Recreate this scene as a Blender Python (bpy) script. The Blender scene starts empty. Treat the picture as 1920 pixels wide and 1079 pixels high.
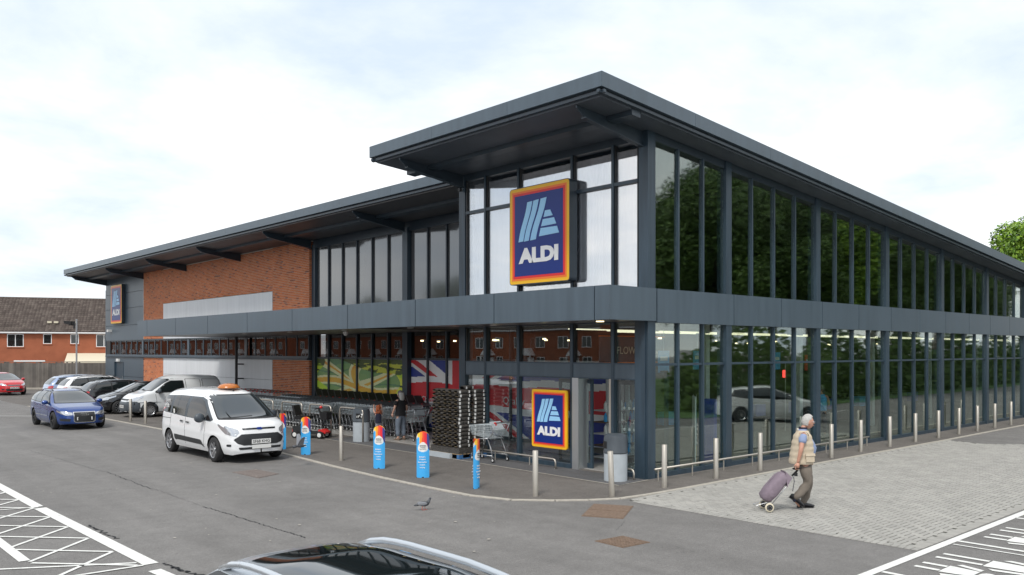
import bpy, bmesh, math, random
from math import sin, cos, pi, radians, sqrt, atan2
from mathutils import Vector, Matrix, noise
from mathutils.bvhtree import BVHTree
random.seed(7)
SC = bpy.context.scene
COL = SC.collection
# ------------------------------------------------------------------ camera
cam_d = bpy.data.cameras.new('camera'); cam = bpy.data.objects.new('camera', cam_d); COL.objects.link(cam)
cam.location = (-14.917, -11.827, 2.9)
cam.rotation_euler = (radians(90), 0, -atan2(0.6737, 0.7390))
cam_d.sensor_width = 36; cam_d.lens = 36*1568/1920.; cam_d.shift_y = (658-539.5)/1920.
cam_d.clip_start = 0.1; cam_d.clip_end = 3000
SC.camera = cam
# ------------------------------------------------------------------ world: bright broken overcast
SUN_AZ = radians(212)      # direction to the sun, measured from +X towards +Y
SUN_EL = radians(52)
W = bpy.data.worlds.new('World'); SC.world = W; W.use_nodes = True
nt = W.node_tree; N = nt.nodes; LK = nt.links
for n in list(N): N.remove(n)
def nd(t, **k):
    n = N.new(t)
    for a, b in k.items(): setattr(n, a, b)
    return n
out = nd('ShaderNodeOutputWorld')
sky = nd('ShaderNodeTexSky', sky_type='NISHITA', sun_disc=False)
sky.sun_elevation = SUN_EL; sky.sun_rotation = pi/2 - SUN_AZ
bg1 = nd('ShaderNodeBackground'); bg1.inputs[1].default_value = 0.12
LK.new(sky.outputs[0], bg1.inputs[0])
tc = nd('ShaderNodeTexCoord')
sep = nd('ShaderNodeSeparateXYZ'); LK.new(tc.outputs['Generated'], sep.inputs[0])
addz = nd('ShaderNodeMath', operation='ADD'); LK.new(sep.outputs[2], addz.inputs[0]); addz.inputs[1].default_value = 0.22
mx = nd('ShaderNodeMath', operation='MAXIMUM'); LK.new(addz.outputs[0], mx.inputs[0]); mx.inputs[1].default_value = 0.08
dx = nd('ShaderNodeMath', operation='DIVIDE'); LK.new(sep.outputs[0], dx.inputs[0]); LK.new(mx.outputs[0], dx.inputs[1])
dy = nd('ShaderNodeMath', operation='DIVIDE'); LK.new(sep.outputs[1], dy.inputs[0]); LK.new(mx.outputs[0], dy.inputs[1])
cmb = nd('ShaderNodeCombineXYZ'); LK.new(dx.outputs[0], cmb.inputs[0]); LK.new(dy.outputs[0], cmb.inputs[1])
n1 = nd('ShaderNodeTexNoise'); n1.inputs['Scale'].default_value = 1.15; n1.inputs['Detail'].default_value = 9; n1.inputs['Roughness'].default_value = .58; n1.inputs['Distortion'].default_value = .25
LK.new(cmb.outputs[0], n1.inputs['Vector'])
cr = nd('ShaderNodeValToRGB'); e = cr.color_ramp.elements
e[0].position = .34; e[0].color = (.48, .55, .64, 1); e[1].position = .60; e[1].color = (.81, .81, .805, 1)
m_ = cr.color_ramp.elements.new(.47); m_.color = (.62, .66, .70, 1)
LK.new(n1.outputs[0], cr.inputs[0])
bg2 = nd('ShaderNodeBackground'); bg2.inputs[1].default_value = 1.02
LK.new(cr.outputs[0], bg2.inputs[0])
mixw = nd('ShaderNodeMixShader'); mixw.inputs[0].default_value = .93
LK.new(bg1.outputs[0], mixw.inputs[1]); LK.new(bg2.outputs[0], mixw.inputs[2]); LK.new(mixw.outputs[0], out.inputs[0])
# ------------------------------------------------------------------ sun behind thin cloud
sl = bpy.data.lights.new('sun', 'SUN'); sl.energy = 1.5; sl.angle = radians(14); sl.color = (1, .96, .90)
so = bpy.data.objects.new('sun', sl); COL.objects.link(so)
sd = Vector((cos(SUN_AZ)*cos(SUN_EL), sin(SUN_AZ)*cos(SUN_EL), sin(SUN_EL)))
so.rotation_euler = sd.to_track_quat('Z', 'Y').to_euler(); so.location = (-20, -20, 30)
SC.view_settings.view_transform = 'Standard'; SC.view_settings.look = 'None'
SC.view_settings.exposure = 0.69; SC.view_settings.gamma = 1; SC.view_settings.use_curve_mapping = False
SC.render.engine = 'CYCLES'

# ------------------------------------------------------------------ materials
MAT = {}
def _pb(name):
    m = bpy.data.materials.new(name); m.use_nodes = True; MAT[name] = m
    return m, m.node_tree, m.node_tree.nodes['Principled BSDF']
def mat(name, col, rough=.6, metal=0., spec=.5, var=0., vscale=6., streak=False, bump=0., bscale=60., coat=0., emit=0., rvar=0.):
    m, t, p = _pb(name); c = (*col, 1)
    p.inputs['Base Color'].default_value = c; p.inputs['Roughness'].default_value = rough
    p.inputs['Metallic'].default_value = metal; p.inputs['Specular IOR Level'].default_value = spec
    p.inputs['Coat Weight'].default_value = coat; p.inputs['Coat Roughness'].default_value = .04
    if emit: p.inputs['Emission Color'].default_value = c; p.inputs['Emission Strength'].default_value = emit
    if var or bump or rvar:
        g = t.nodes.new('ShaderNodeNewGeometry')
    if var or rvar:
        n = t.nodes.new('ShaderNodeTexNoise'); n.inputs['Scale'].default_value = vscale; n.inputs['Detail'].default_value = 6
        if streak:
            mp = t.nodes.new('ShaderNodeMapping'); mp.inputs['Scale'].default_value = (5, 5, .45); t.links.new(g.outputs['Position'], mp.inputs[0]); t.links.new(mp.outputs[0], n.inputs['Vector'])
        else: t.links.new(g.outputs['Position'], n.inputs['Vector'])
        if var:
            r = t.nodes.new('ShaderNodeValToRGB'); r.color_ramp.elements[0].position = .3; r.color_ramp.elements[1].position = .7
            r.color_ramp.elements[0].color = (*[x*(1-var) for x in col], 1); r.color_ramp.elements[1].color = (*[min(1, x*(1+var)) for x in col], 1)
            t.links.new(n.outputs[0], r.inputs[0]); t.links.new(r.outputs[0], p.inputs['Base Color'])
        if rvar:
            mr = t.nodes.new('ShaderNodeMapRange'); mr.inputs[3].default_value = max(0.02, rough-rvar); mr.inputs[4].default_value = rough+rvar
            t.links.new(n.outputs[0], mr.inputs[0]); t.links.new(mr.outputs[0], p.inputs['Roughness'])
    if bump:
        n2 = t.nodes.new('ShaderNodeTexNoise'); n2.inputs['Scale'].default_value = bscale; n2.inputs['Detail'].default_value = 3
        t.links.new(g.outputs['Position'], n2.inputs['Vector'])
        b = t.nodes.new('ShaderNodeBump'); b.inputs['Strength'].default_value = bump; b.inputs['Distance'].default_value = .02
        t.links.new(n2.outputs[0], b.inputs['Height']); t.links.new(b.outputs[0], p.inputs['Normal'])
    return m
def glassmat(name, tint, ior=1.6, rough=0., refl=(1, 1, 1), wave=0.0, base=0.):
    m, t, p = _pb(name); t.nodes.remove(p); o = [n for n in t.nodes if n.type == 'OUTPUT_MATERIAL'][0]
    tr = t.nodes.new('ShaderNodeBsdfTransparent'); tr.inputs[0].default_value = (*tint, 1)
    gl = t.nodes.new('ShaderNodeBsdfGlossy'); gl.inputs[0].default_value = (*refl, 1); gl.inputs['Roughness'].default_value = rough
    lw = t.nodes.new('ShaderNodeLayerWeight'); lw.inputs[0].default_value = .5      # symmetric for both faces of a pane
    pw = t.nodes.new('ShaderNodeMath'); pw.operation = 'POWER'; pw.inputs[1].default_value = 4.; t.links.new(lw.outputs['Facing'], pw.inputs[0])
    F0 = ((ior-1)/(ior+1))**2; f = t.nodes.new('ShaderNodeMath'); f.operation = 'MULTIPLY_ADD'; f.inputs[1].default_value = 1-F0; f.inputs[2].default_value = F0; t.links.new(pw.outputs[0], f.inputs[0])
    if wave:
        g = t.nodes.new('ShaderNodeNewGeometry'); n2 = t.nodes.new('ShaderNodeTexNoise'); n2.inputs['Scale'].default_value = .9; n2.inputs['Detail'].default_value = 1
        t.links.new(g.outputs['Position'], n2.inputs['Vector'])
        b = t.nodes.new('ShaderNodeBump'); b.inputs['Strength'].default_value = wave; b.inputs['Distance'].default_value = .02
        t.links.new(n2.outputs[0], b.inputs['Height']); t.links.new(b.outputs[0], gl.inputs['Normal'])
    mi = t.nodes.new('ShaderNodeMixShader')
    ad = t.nodes.new('ShaderNodeMath'); ad.operation = 'ADD'; ad.use_clamp = True; ad.inputs[1].default_value = base; t.links.new(f.outputs[0], ad.inputs[0]); t.links.new(ad.outputs[0], mi.inputs[0]); t.links.new(tr.outputs[0], mi.inputs[1]); t.links.new(gl.outputs[0], mi.inputs[2])
    t.links.new(mi.outputs[0], o.inputs[0]); return m
def randmat(name, ramp, rough=.8, bump=.3, bscale=40., spec=.3, dirt=0.):
    """colour picked per object and per mesh island from a ramp"""
    m, t, p = _pb(name)
    oi = t.nodes.new('ShaderNodeObjectInfo'); g = t.nodes.new('ShaderNodeNewGeometry')
    a = t.nodes.new('ShaderNodeMath'); a.operation = 'ADD'; t.links.new(oi.outputs['Random'], a.inputs[0]); t.links.new(g.outputs['Random Per Island'], a.inputs[1])
    f = t.nodes.new('ShaderNodeMath'); f.operation = 'FRACT'; t.links.new(a.outputs[0], f.inputs[0])
    r = t.nodes.new('ShaderNodeValToRGB'); el = r.color_ramp.elements
    el[0].position = ramp[0][0]; el[0].color = (*ramp[0][1], 1); el[1].position = ramp[-1][0]; el[1].color = (*ramp[-1][1], 1)
    for q, c in ramp[1:-1]:
        x = el.new(q); x.color = (*c, 1)
    t.links.new(f.outputs[0], r.inputs[0]); last = r.outputs[0]
    n = t.nodes.new('ShaderNodeTexNoise'); n.inputs['Scale'].default_value = bscale; n.inputs['Detail'].default_value = 4
    t.links.new(g.outputs['Position'], n.inputs['Vector'])
    if dirt:
        n3 = t.nodes.new('ShaderNodeTexNoise'); n3.inputs['Scale'].default_value = 1.3; n3.inputs['Detail'].default_value = 5
        t.links.new(g.outputs['Position'], n3.inputs['Vector'])
        mr = t.nodes.new('ShaderNodeMapRange'); mr.inputs[1].default_value = .35; mr.inputs[2].default_value = .65; mr.inputs[3].default_value = 1-dirt; mr.inputs[4].default_value = 1
        t.links.new(n3.outputs[0], mr.inputs[0])
        hs = t.nodes.new('ShaderNodeHueSaturation'); t.links.new(mr.outputs[0], hs.inputs['Value']); t.links.new(last, hs.inputs['Color']); last = hs.outputs[0]
    t.links.new(last, p.inputs['Base Color'])
    b = t.nodes.new('ShaderNodeBump'); b.inputs['Strength'].default_value = bump; b.inputs['Distance'].default_value = .01
    t.links.new(n.outputs[0], b.inputs['Height']); t.links.new(b.outputs[0], p.inputs['Normal'])
    p.inputs['Roughness'].default_value = rough; p.inputs['Specular IOR Level'].default_value = spec
    return m
def leafmat(name, c0, c1):
    m = randmat(name, [(0, c0), (.5, [(a+b)/2 for a, b in zip(c0, c1)]), (1, c1)], rough=.55, bump=0, spec=.4)
    return m

# asphalt: fine aggregate speckle, large patches, faint wear
def asphalt(name, base, warm=.0, speck=.55):
    m, t, p = _pb(name); g = t.nodes.new('ShaderNodeNewGeometry')
    def noi(s, d, r=.6):
        n = t.nodes.new('ShaderNodeTexNoise'); n.inputs['Scale'].default_value = s; n.inputs['Detail'].default_value = d; n.inputs['Roughness'].default_value = r
        t.links.new(g.outputs['Position'], n.inputs['Vector']); return n
    a = noi(95, 3, .7); b = noi(.35, 5); c = noi(3.2, 5, .65); d = noi(22, 2)
    def mrange(n, i0, i1, o0, o1):
        q = t.nodes.new('ShaderNodeMapRange'); q.inputs[1].default_value = i0; q.inputs[2].default_value = i1; q.inputs[3].default_value = o0; q.inputs[4].default_value = o1
        t.links.new(n.outputs[0], q.inputs[0]); return q
    va = mrange(a, .3, .7, 1-speck, 1+speck); vb = mrange(b, .3, .7, .84, 1.12); vc = mrange(c, .3, .72, .88, 1.1); vd = mrange(d, .3, .7, .87, 1.13)
    cur = va
    for q in (vb, vc, vd):
        mm = t.nodes.new('ShaderNodeMath'); mm.operation = 'MULTIPLY'; t.links.new(cur.outputs[0], mm.inputs[0]); t.links.new(q.outputs[0], mm.inputs[1]); cur = mm
    hs = t.nodes.new('ShaderNodeHueSaturation'); hs.inputs['Color'].default_value = (*base, 1); t.links.new(cur.outputs[0], hs.inputs['Value'])
    t.links.new(hs.outputs[0], p.inputs['Base Color'])
    st = noi(.55, 7, .75); q = mrange(st, .60, .72, 1., .80)
    mp = t.nodes.new('ShaderNodeMapping'); mp.inputs['Scale'].default_value = (1.6, .09, 1); t.links.new(g.outputs['Position'], mp.inputs[0])
    tk = noi(1., 4, .6); t.links.new(mp.outputs[0], tk.inputs['Vector']); q2 = mrange(tk, .35, .65, .93, 1.07)
    gm = t.nodes.new('ShaderNodeTexVoronoi'); gm.inputs['Scale'].default_value = 1.9; gm.inputs['Randomness'].default_value = 1; t.links.new(g.outputs['Position'], gm.inputs['Vector'])
    q3 = t.nodes.new('ShaderNodeMapRange'); q3.inputs[1].default_value = .022; q3.inputs[2].default_value = .045; q3.inputs[3].default_value = .62; q3.inputs[4].default_value = 1.; t.links.new(gm.outputs['Distance'], q3.inputs[0])
    for q_ in (q, q2, q3):
        mm = t.nodes.new('ShaderNodeMath'); mm.operation = 'MULTIPLY'; t.links.new(cur.outputs[0], mm.inputs[0]); t.links.new(q_.outputs[0], mm.inputs[1]); cur = mm
    t.links.new(cur.outputs[0], hs.inputs['Value'])
    bp = t.nodes.new('ShaderNodeBump'); bp.inputs['Strength'].default_value = .5; bp.inputs['Distance'].default_value = .01
    t.links.new(a.outputs[0], bp.inputs['Height']); t.links.new(bp.outputs[0], p.inputs['Normal'])
    p.inputs['Roughness'].default_value = .85; p.inputs['Specular IOR Level'].default_value = .3
    return m
def printed(name, rough=.45, spec=.4, coat=0.):
    m, t, p = _pb(name); a = t.nodes.new('ShaderNodeAttribute'); a.attribute_name = 'Col'
    t.links.new(a.outputs['Color'], p.inputs['Base Color']); p.inputs['Roughness'].default_value = rough; p.inputs['Specular IOR Level'].default_value = spec
    p.inputs['Coat Weight'].default_value = coat; p.inputs['Coat Roughness'].default_value = .05
    return m
def carpaint(name, col, metal=.0, rough=.32, flake=0.):
    return mat(name, col, rough=rough, metal=metal, coat=1., spec=.5, rvar=.03, vscale=3)
asphalt('asphalt', (.182, .175, .168)); asphalt('tarmac_path', (.140, .128, .117), speck=.45)
asphalt('slab_dark', (.105, .105, .108), speck=.3)
asphalt('earth', (.10, .11, .07))
mat('clad', (.066, .094, .120), rough=.34, spec=.55, var=.11, vscale=1.0, rvar=.08, streak=True)
mat('clad_dark', (.034, .050, .066), rough=.38, spec=.5, var=.2, vscale=1.2, streak=True)
mat('trim', (.034, .050, .066), rough=.36, spec=.5, var=.10, vscale=2)
mat('frame', (.032, .054, .076), rough=.36, spec=.5, var=.22, vscale=1.5, streak=True)
mat('soffit', (.065, .078, .095), rough=.5, var=.2, vscale=1.0)
mat('soffit_warm', (.075, .070, .070), rough=.45, var=.15, vscale=1.0)
mat('canopy_soffit', (.13, .12, .115), rough=.35, var=.1, vscale=.8)
mat('joint', (.008, .009, .011), rough=.8)
mat('endgrey', (.155, .165, .18), rough=.42, var=.06, vscale=1.5)
mat('whitepanel', (.68, .70, .72), rough=.42, var=.05, vscale=1., streak=True)
mat('mortar', (.58, .52, .45), rough=.9, var=.15, vscale=20)
randmat('brick', [(0, (.60, .185, .072)), (.35, (.65, .215, .082)), (.6, (.55, .16, .062)), (.86, (.68, .27, .12)), (.94, (.40, .13, .075)), (1, (.24, .095, .065))], rough=.85, bump=.4, bscale=60, dirt=.15)
randmat('housebrick', [(0, (.36, .12, .062)), (.5, (.42, .145, .075)), (1, (.33, .105, .055))], rough=.9, bump=.3, bscale=20, dirt=.15)
randmat('rooftile', [(0, (.085, .066, .058)), (.5, (.115, .092, .080)), (1, (.14, .115, .10))], rough=.9, bump=.3, bscale=30, dirt=.3)
randmat('fenceboard', [(0, (.12, .108, .10)), (.5, (.16, .145, .13)), (1, (.20, .18, .16))], rough=.9, bump=.4, bscale=25, dirt=.3)
randmat('paver', [(0, (.32, .312, .290)), (.5, (.355, .346, .322)), (1, (.39, .378, .35))], rough=.85, bump=.35, bscale=90, dirt=.10)
mat('paverjoint', (.045, .045, .035), rough=.95, var=.3, vscale=30)
mat('kerb', (.40, .37, .32), rough=.85, var=.15, vscale=8, bump=.2)
mat('cover_worn', (.185, .155, .14), rough=.9, var=.2, vscale=25, bump=.5, bscale=90)
mat('roadpaint', (.70, .70, .67), rough=.7, var=.12, vscale=14, bump=.2, bscale=80)
mat('steel', (.50, .465, .41), rough=.42, metal=.75, rvar=.1, vscale=8)
mat('galv', (.50, .51, .52), rough=.42, metal=.85, rvar=.1, vscale=10)
mat('chrome', (.75, .75, .75), rough=.15, metal=1)
mat('trolleywire', (.60, .66, .68), rough=.35, metal=.3)
mat('black', (.012, .012, .013), rough=.45); mat('blackplastic', (.022, .024, .026), rough=.5, var=.1)
mat('rubber', (.018, .018, .019), rough=.75, var=.2, vscale=20); mat('greyplastic', (.10, .11, .12), rough=.5)
mat('bin_dark', (.060, .072, .085), rough=.45, var=.08, vscale=5); mat('bin_light', (.42, .46, .49), rough=.5, var=.06, vscale=6)
mat('redplastic', (.65, .03, .03), rough=.35); mat('whiteplastic', (.75, .75, .73), rough=.4)
mat('signblue', (.006, .028, .20), rough=.3, spec=.35); mat('signyellow', (.90, .50, .02), rough=.3, spec=.35); mat('signorange', (.90, .20, .03), rough=.3, spec=.35); mat('signred', (.75, .03, .035), rough=.3, spec=.35)
mat('logoblue', (.32, .62, .90), rough=.35); mat('white', (.80, .80, .80), rough=.3); mat('inkdark', (.03, .03, .03), rough=.5)
mat('rust', (.175, .120, .085), rough=.85, var=.25, vscale=25, bump=.5, bscale=90)
mat('signblueposter', (.05, .35, .70), rough=.5); mat('postblue', (.02, .06, .42), rough=.4)
glassmat('glass', (.84, .90, .88), ior=1.75, rough=.028, refl=(.92, .97, .92), base=.07, wave=.13)
glassmat('glass_front', (.85, .9, .9), ior=1.8, base=.03, refl=(.8, .8, .8), wave=.04)
glassmat('glass_sky', (.97, .98, 1), ior=1.9, base=.30)
glassmat('glass_strip', (.5, .5, .5), ior=1.7, base=.0, refl=(.7, .7, .7), wave=.03)
mat('spandrel', (.115, .12, .125), rough=.10, spec=1.0, coat=1., metal=.32)
mat('carglass', (.010, .014, .015), rough=.03, spec=.7, coat=.35)
mat('screen', (.03, .037, .04), rough=.03, spec=1., coat=.8, metal=.12)
mat('taxiwindow', (.016, .013, .012), rough=.05, spec=.35, coat=.2)
glassmat('windscreen', (.62, .70, .68), ior=1.7)
mat('cabin', (.03, .03, .032), rough=.8)
mat('headlamp', (.55, .57, .60), rough=.08, metal=.6, coat=1.); mat('amber', (.75, .25, .03), rough=.2, coat=1.); mat('tail', (.45, .01, .012), rough=.15, coat=1.)
mat('plate_white', (.78, .78, .76), rough=.4); mat('plate_yellow', (.75, .55, .05), rough=.4)
mat('alloy', (.55, .56, .58), rough=.28, metal=.85); mat('alloydark', (.035, .036, .038), rough=.35, metal=.5)
carpaint('paint_white', (.80, .81, .82), rough=.3); carpaint('paint_blue', (.012, .055, .24), metal=.35, rough=.25); carpaint('paint_red', (.55, .012, .02), rough=.28)
carpaint('paint_black', (.008, .008, .010), rough=.2); carpaint('paint_silver', (.52, .56, .60), metal=.55, rough=.28); carpaint('paint_paleblue', (.30, .38, .55), metal=.4); carpaint('paint_vanwhite', (.70, .72, .73), rough=.32)
mat('skin', (.52, .27, .19), rough=.55, var=.06, vscale=30); mat('skin_pale', (.60, .36, .27), rough=.55)
mat('hair_grey', (.42, .41, .39), rough=.7, var=.25, vscale=60); mat('hair_dark', (.16, .14, .13), rough=.7, var=.4, vscale=60); mat('hair_red', (.38, .10, .035), rough=.65, var=.3, vscale=50)
mat('shirt_blue', (.24, .30, .46), rough=.85, bump=.3, bscale=30); mat('gilet', (.52, .44, .33), rough=.85, var=.06, vscale=8, bump=.5, bscale=18)
mat('trousers', (.17, .145, .12), rough=.9, var=.08, vscale=10, bump=.5, bscale=14); mat('shoe', (.012, .012, .014), rough=.35)
mat('tee_black', (.012, .012, .014), rough=.9, bump=.4, bscale=20); mat('jeans_grey', (.15, .18, .225), rough=.9, var=.12, vscale=14, bump=.5, bscale=18); mat('leggings', (.34, .34, .38), rough=.9); mat('navy', (.02, .022, .045), rough=.9); mat('pink', (.70, .25, .35), rough=.6)
mat('bagcloth', (.215, .17, .205), rough=.85, var=.08, vscale=12, bump=.6, bscale=16); mat('pigeon', (.075, .080, .09), rough=.7, var=.4, vscale=60); mat('pigeonwing', (.20, .21, .23), rough=.7, var=.3, vscale=60); mat('pigeonfoot', (.55, .12, .08), rough=.6)
mat('sack', (.060, .055, .050), rough=.36, var=.6, vscale=35, bump=.7, bscale=26); mat('gold', (.26, .20, .12), rough=.5, var=.4, vscale=30); mat('palletblue', (.04, .14, .32), rough=.7, var=.3, vscale=12); mat('palletwood', (.33, .24, .14), rough=.85, var=.2, vscale=20)
mat('bark', (.09, .07, .05), rough=.95, var=.3, vscale=8, bump=.6, bscale=12)
leafmat('leaf', (.07, .16, .014), (.24, .38, .03)); leafmat('leaf_dark', (.04, .085, .014), (.10, .17, .03))
mat('grass', (.06, .12, .025), rough=.95, var=.35, vscale=3, bump=.6, bscale=40)
mat('shopfloor', (.38, .37, .35), rough=.25, var=.05, vscale=2); mat('shopwall', (.10, .095, .09), rough=.8, var=.2, vscale=.6); mat('shopceil', (.06, .06, .06), rough=.9)
mat('innerwhite', (.80, .81, .82), rough=.6, var=.03, vscale=1.5)
mat('lamp_warm', (1, .80, .45), emit=2.5); mat('lamp_cool', (1, .90, .62), emit=.9); mat('redlamp', (1, .06, .05), emit=2.)
mat('render_cream', (.62, .56, .43), rough=.8); mat('upvc', (.80, .80, .80), rough=.35)
printed('poster'); printed('poster_totem', rough=.35, coat=.3)
mat('orangeroof', (.48, .15, .025), rough=.25, coat=.25)

# ------------------------------------------------------------------ mesh builder
class MB:
    def __init__(s): s.v = []; s.f = []; s.m = []; s.c = []
    def add(s, vs, fs, mi=0):
        o = len(s.v); s.v += [tuple(p) for p in vs]; s.f += [tuple(i+o for i in f) for f in fs]; s.m += [mi]*len(fs); return s
    def box(s, x0, y0, z0, x1, y1, z1, mi=0):
        if x0 > x1: x0, x1 = x1, x0
        if y0 > y1: y0, y1 = y1, y0
        if z0 > z1: z0, z1 = z1, z0
        return s.add([(x0,y0,z0),(x1,y0,z0),(x1,y1,z0),(x0,y1,z0),(x0,y0,z1),(x1,y0,z1),(x1,y1,z1),(x0,y1,z1)],
                     [(0,3,2,1),(4,5,6,7),(0,1,5,4),(1,2,6,5),(2,3,7,6),(3,0,4,7)], mi)
    def hexa(s, p, mi=0):
        return s.add(p, [(0,3,2,1),(4,5,6,7),(0,1,5,4),(1,2,6,5),(2,3,7,6),(3,0,4,7)], mi)
    def bar(s, a, b, w, h, mi=0, up=(0,0,1)):
        a = Vector(a); b = Vector(b); d = (b-a).normalized(); u = Vector(up)
        if abs(d.dot(u)) > .98: u = Vector((1,0,0))
        r = d.cross(u).normalized()*w/2; t = r.cross(d).normalized()*h/2
        return s.hexa([a-r-t, a+r-t, b+r-t, b-r-t, a-r+t, a+r+t, b+r+t, b-r+t], mi)
    def cyl(s, a, b, r0, r1=None, n=12, mi=0, cap=True):
        a = Vector(a); b = Vector(b); r1 = r0 if r1 is None else r1; d = (b-a).normalized()
        u = Vector((0,0,1)) if abs(d.z) < .95 else Vector((1,0,0)); x = d.cross(u).normalized(); y = d.cross(x)
        vs = [a+(x*cos(2*pi*i/n)+y*sin(2*pi*i/n))*r0 for i in range(n)]+[b+(x*cos(2*pi*i/n)+y*sin(2*pi*i/n))*r1 for i in range(n)]
        fs = [(i, (i+1) % n, n+(i+1) % n, n+i) for i in range(n)]
        if cap: fs += [tuple(range(n-1, -1, -1)), tuple(range(n, 2*n))]
        return s.add(vs, fs, mi)
    def tube(s, pts, r, n=8, mi=0):
        P = [Vector(p) for p in pts]; rings = []
        for i, p in enumerate(P):
            d = ((P[i+1]-p) if i == 0 else (p-P[i-1]) if i == len(P)-1 else (P[i+1]-P[i-1])).normalized()
            u = Vector((0,0,1)) if abs(d.z) < .9 else Vector((1,0,0))
            if i and abs(d.dot(lastx)) < .9: x = (lastx-d*lastx.dot(d)).normalized()
            else: x = d.cross(u).normalized()
            lastx = x; y = d.cross(x); rr = r[i] if isinstance(r, (list, tuple)) else r
            rings.append([p+(x*cos(2*pi*k/n)+y*sin(2*pi*k/n))*rr for k in range(n)])
        vs = [q for R in rings for q in R]
        fs = [(j*n+k, j*n+(k+1) % n, (j+1)*n+(k+1) % n, (j+1)*n+k) for j in range(len(P)-1) for k in range(n)]
        fs += [tuple(range(n-1, -1, -1)), tuple((len(P)-1)*n+k for k in range(n))]
        return s.add(vs, fs, mi)
    def prism(s, poly, z0, z1, mi=0, ax='z'):
        n = len(poly)
        if ax == 'z': vs = [(p[0], p[1], z0) for p in poly]+[(p[0], p[1], z1) for p in poly]
        elif ax == 'y': vs = [(p[0], z0, p[1]) for p in poly]+[(p[0], z1, p[1]) for p in poly]
        else: vs = [(z0, p[0], p[1]) for p in poly]+[(z1, p[0], p[1]) for p in poly]
        return s.add(vs, [tuple(range(n-1, -1, -1)), tuple(range(n, 2*n))]+[(i, (i+1) % n, n+(i+1) % n, n+i) for i in range(n)], mi)
    def lathe(s, prof, c=(0,0,0), n=20, mi=0, ax='z'):
        vs = []
        for r, h in prof:
            for i in range(n):
                a = 2*pi*i/n
                if ax == 'z': vs.append((c[0]+r*cos(a), c[1]+r*sin(a), c[2]+h))
                elif ax == 'y': vs.append((c[0]+r*cos(a), c[1]+h, c[2]+r*sin(a)))
                else: vs.append((c[0]+h, c[1]+r*cos(a), c[2]+r*sin(a)))
        k = len(prof)
        return s.add(vs, [(j*n+i, j*n+(i+1) % n, (j+1)*n+(i+1) % n, (j+1)*n+i) for j in range(k-1) for i in range(n)], mi)
    def ball(s, c, rx, ry=None, rz=None, n=12, m=8, mi=0):
        ry = ry or rx; rz = rz or rx; vs = []
        for j in range(m+1):
            t = pi*j/m
            for i in range(n):
                a = 2*pi*i/n; vs.append((c[0]+rx*sin(t)*cos(a), c[1]+ry*sin(t)*sin(a), c[2]+rz*cos(t)))
        return s.add(vs, [(j*n+i, (j+1)*n+i, (j+1)*n+(i+1) % n, j*n+(i+1) % n) for j in range(m) for i in range(n)], mi)
    def grid(s, P, mi=0):
        nu = len(P); nv = len(P[0]); vs = [p for r in P for p in r]
        return s.add(vs, [(i*nv+j, (i+1)*nv+j, (i+1)*nv+j+1, i*nv+j+1) for i in range(nu-1) for j in range(nv-1)], mi)
    def xf(s, M):
        s.v = [tuple(M @ Vector(p)) for p in s.v]; return s
def mesh_of(name, b, mats, smooth=False, weld=False):
    me = bpy.data.meshes.new(name); me.from_pydata(b.v, [], b.f)
    for m in (mats if isinstance(mats, (list, tuple)) else [mats]): me.materials.append(MAT[m] if isinstance(m, str) else m)
    me.polygons.foreach_set('material_index', b.m)
    if smooth: me.polygons.foreach_set('use_smooth', [True]*len(me.polygons))
    bm = bmesh.new(); bm.from_mesh(me)
    if weld: bmesh.ops.remove_doubles(bm, verts=bm.verts, dist=1e-5)
    bmesh.ops.recalc_face_normals(bm, faces=bm.faces); bm.to_mesh(me); bm.free()
    me.update(); return me
def link(name, me, parent=None, loc=(0,0,0), rot=0., **props):
    o = bpy.data.objects.new(name, me); COL.objects.link(o)
    if parent is not None: o.parent = parent
    o.location = loc; o.rotation_euler = (0, 0, rot) if isinstance(rot, (int, float)) else rot
    for k, v in props.items(): o[k] = v
    return o
def obj(name, b, mats, parent=None, loc=(0,0,0), rot=0., smooth=False, weld=False, **props):
    o = link(name, mesh_of(name, b, mats, smooth, weld), parent, loc, rot, **props)
    if smooth == 'auto':
        pass
    return o
def sharp(o, ang=40):
    me = o.data; me.polygons.foreach_set('use_smooth', [True]*len(me.polygons))
    bm = bmesh.new(); bm.from_mesh(me)
    for e in bm.edges: e.smooth = not (len(e.link_faces) == 2 and e.calc_face_angle(0) > radians(ang))
    bm.to_mesh(me); bm.free(); return o
def thing(name, label, cat, loc=(0,0,0), rot=0., group=None):
    o = bpy.data.objects.new(name, None); o.empty_display_size = .2; COL.objects.link(o)
    o.location = loc; o.rotation_euler = (0, 0, rot); o['label'] = label; o['category'] = cat
    if group: o['group'] = group
    return o
def copy_tree(o, loc=None, rot=None, label=None, parent=None, swap=None):
    c = o.copy(); COL.objects.link(c)
    if parent is not None: c.parent = parent
    if loc is not None: c.location = loc
    if rot is not None: c.rotation_euler = (0, 0, rot)
    if label: c['label'] = label
    if swap and c.data:
        for a, b in swap.items():
            for i, sl_ in enumerate(c.material_slots):
                if sl_.material == MAT[a]: sl_.link = 'OBJECT'; sl_.material = MAT[b]
    for ch in list(o.children): copy_tree(ch, parent=c, swap=swap)
    return c
def text_mesh(txt, size, bold=0., ext=.002, align='CENTER', space=1.):
    cu = bpy.data.curves.new('t', 'FONT'); cu.body = txt; cu.size = size; cu.extrude = ext; cu.offset = bold; cu.align_x = align; cu.resolution_u = 3; cu.space_character = space
    o = bpy.data.objects.new('t', cu); COL.objects.link(o)
    me = bpy.data.meshes.new_from_object(o.evaluated_get(bpy.context.evaluated_depsgraph_get()))
    bpy.data.objects.remove(o); bpy.data.curves.remove(cu); return me
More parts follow.
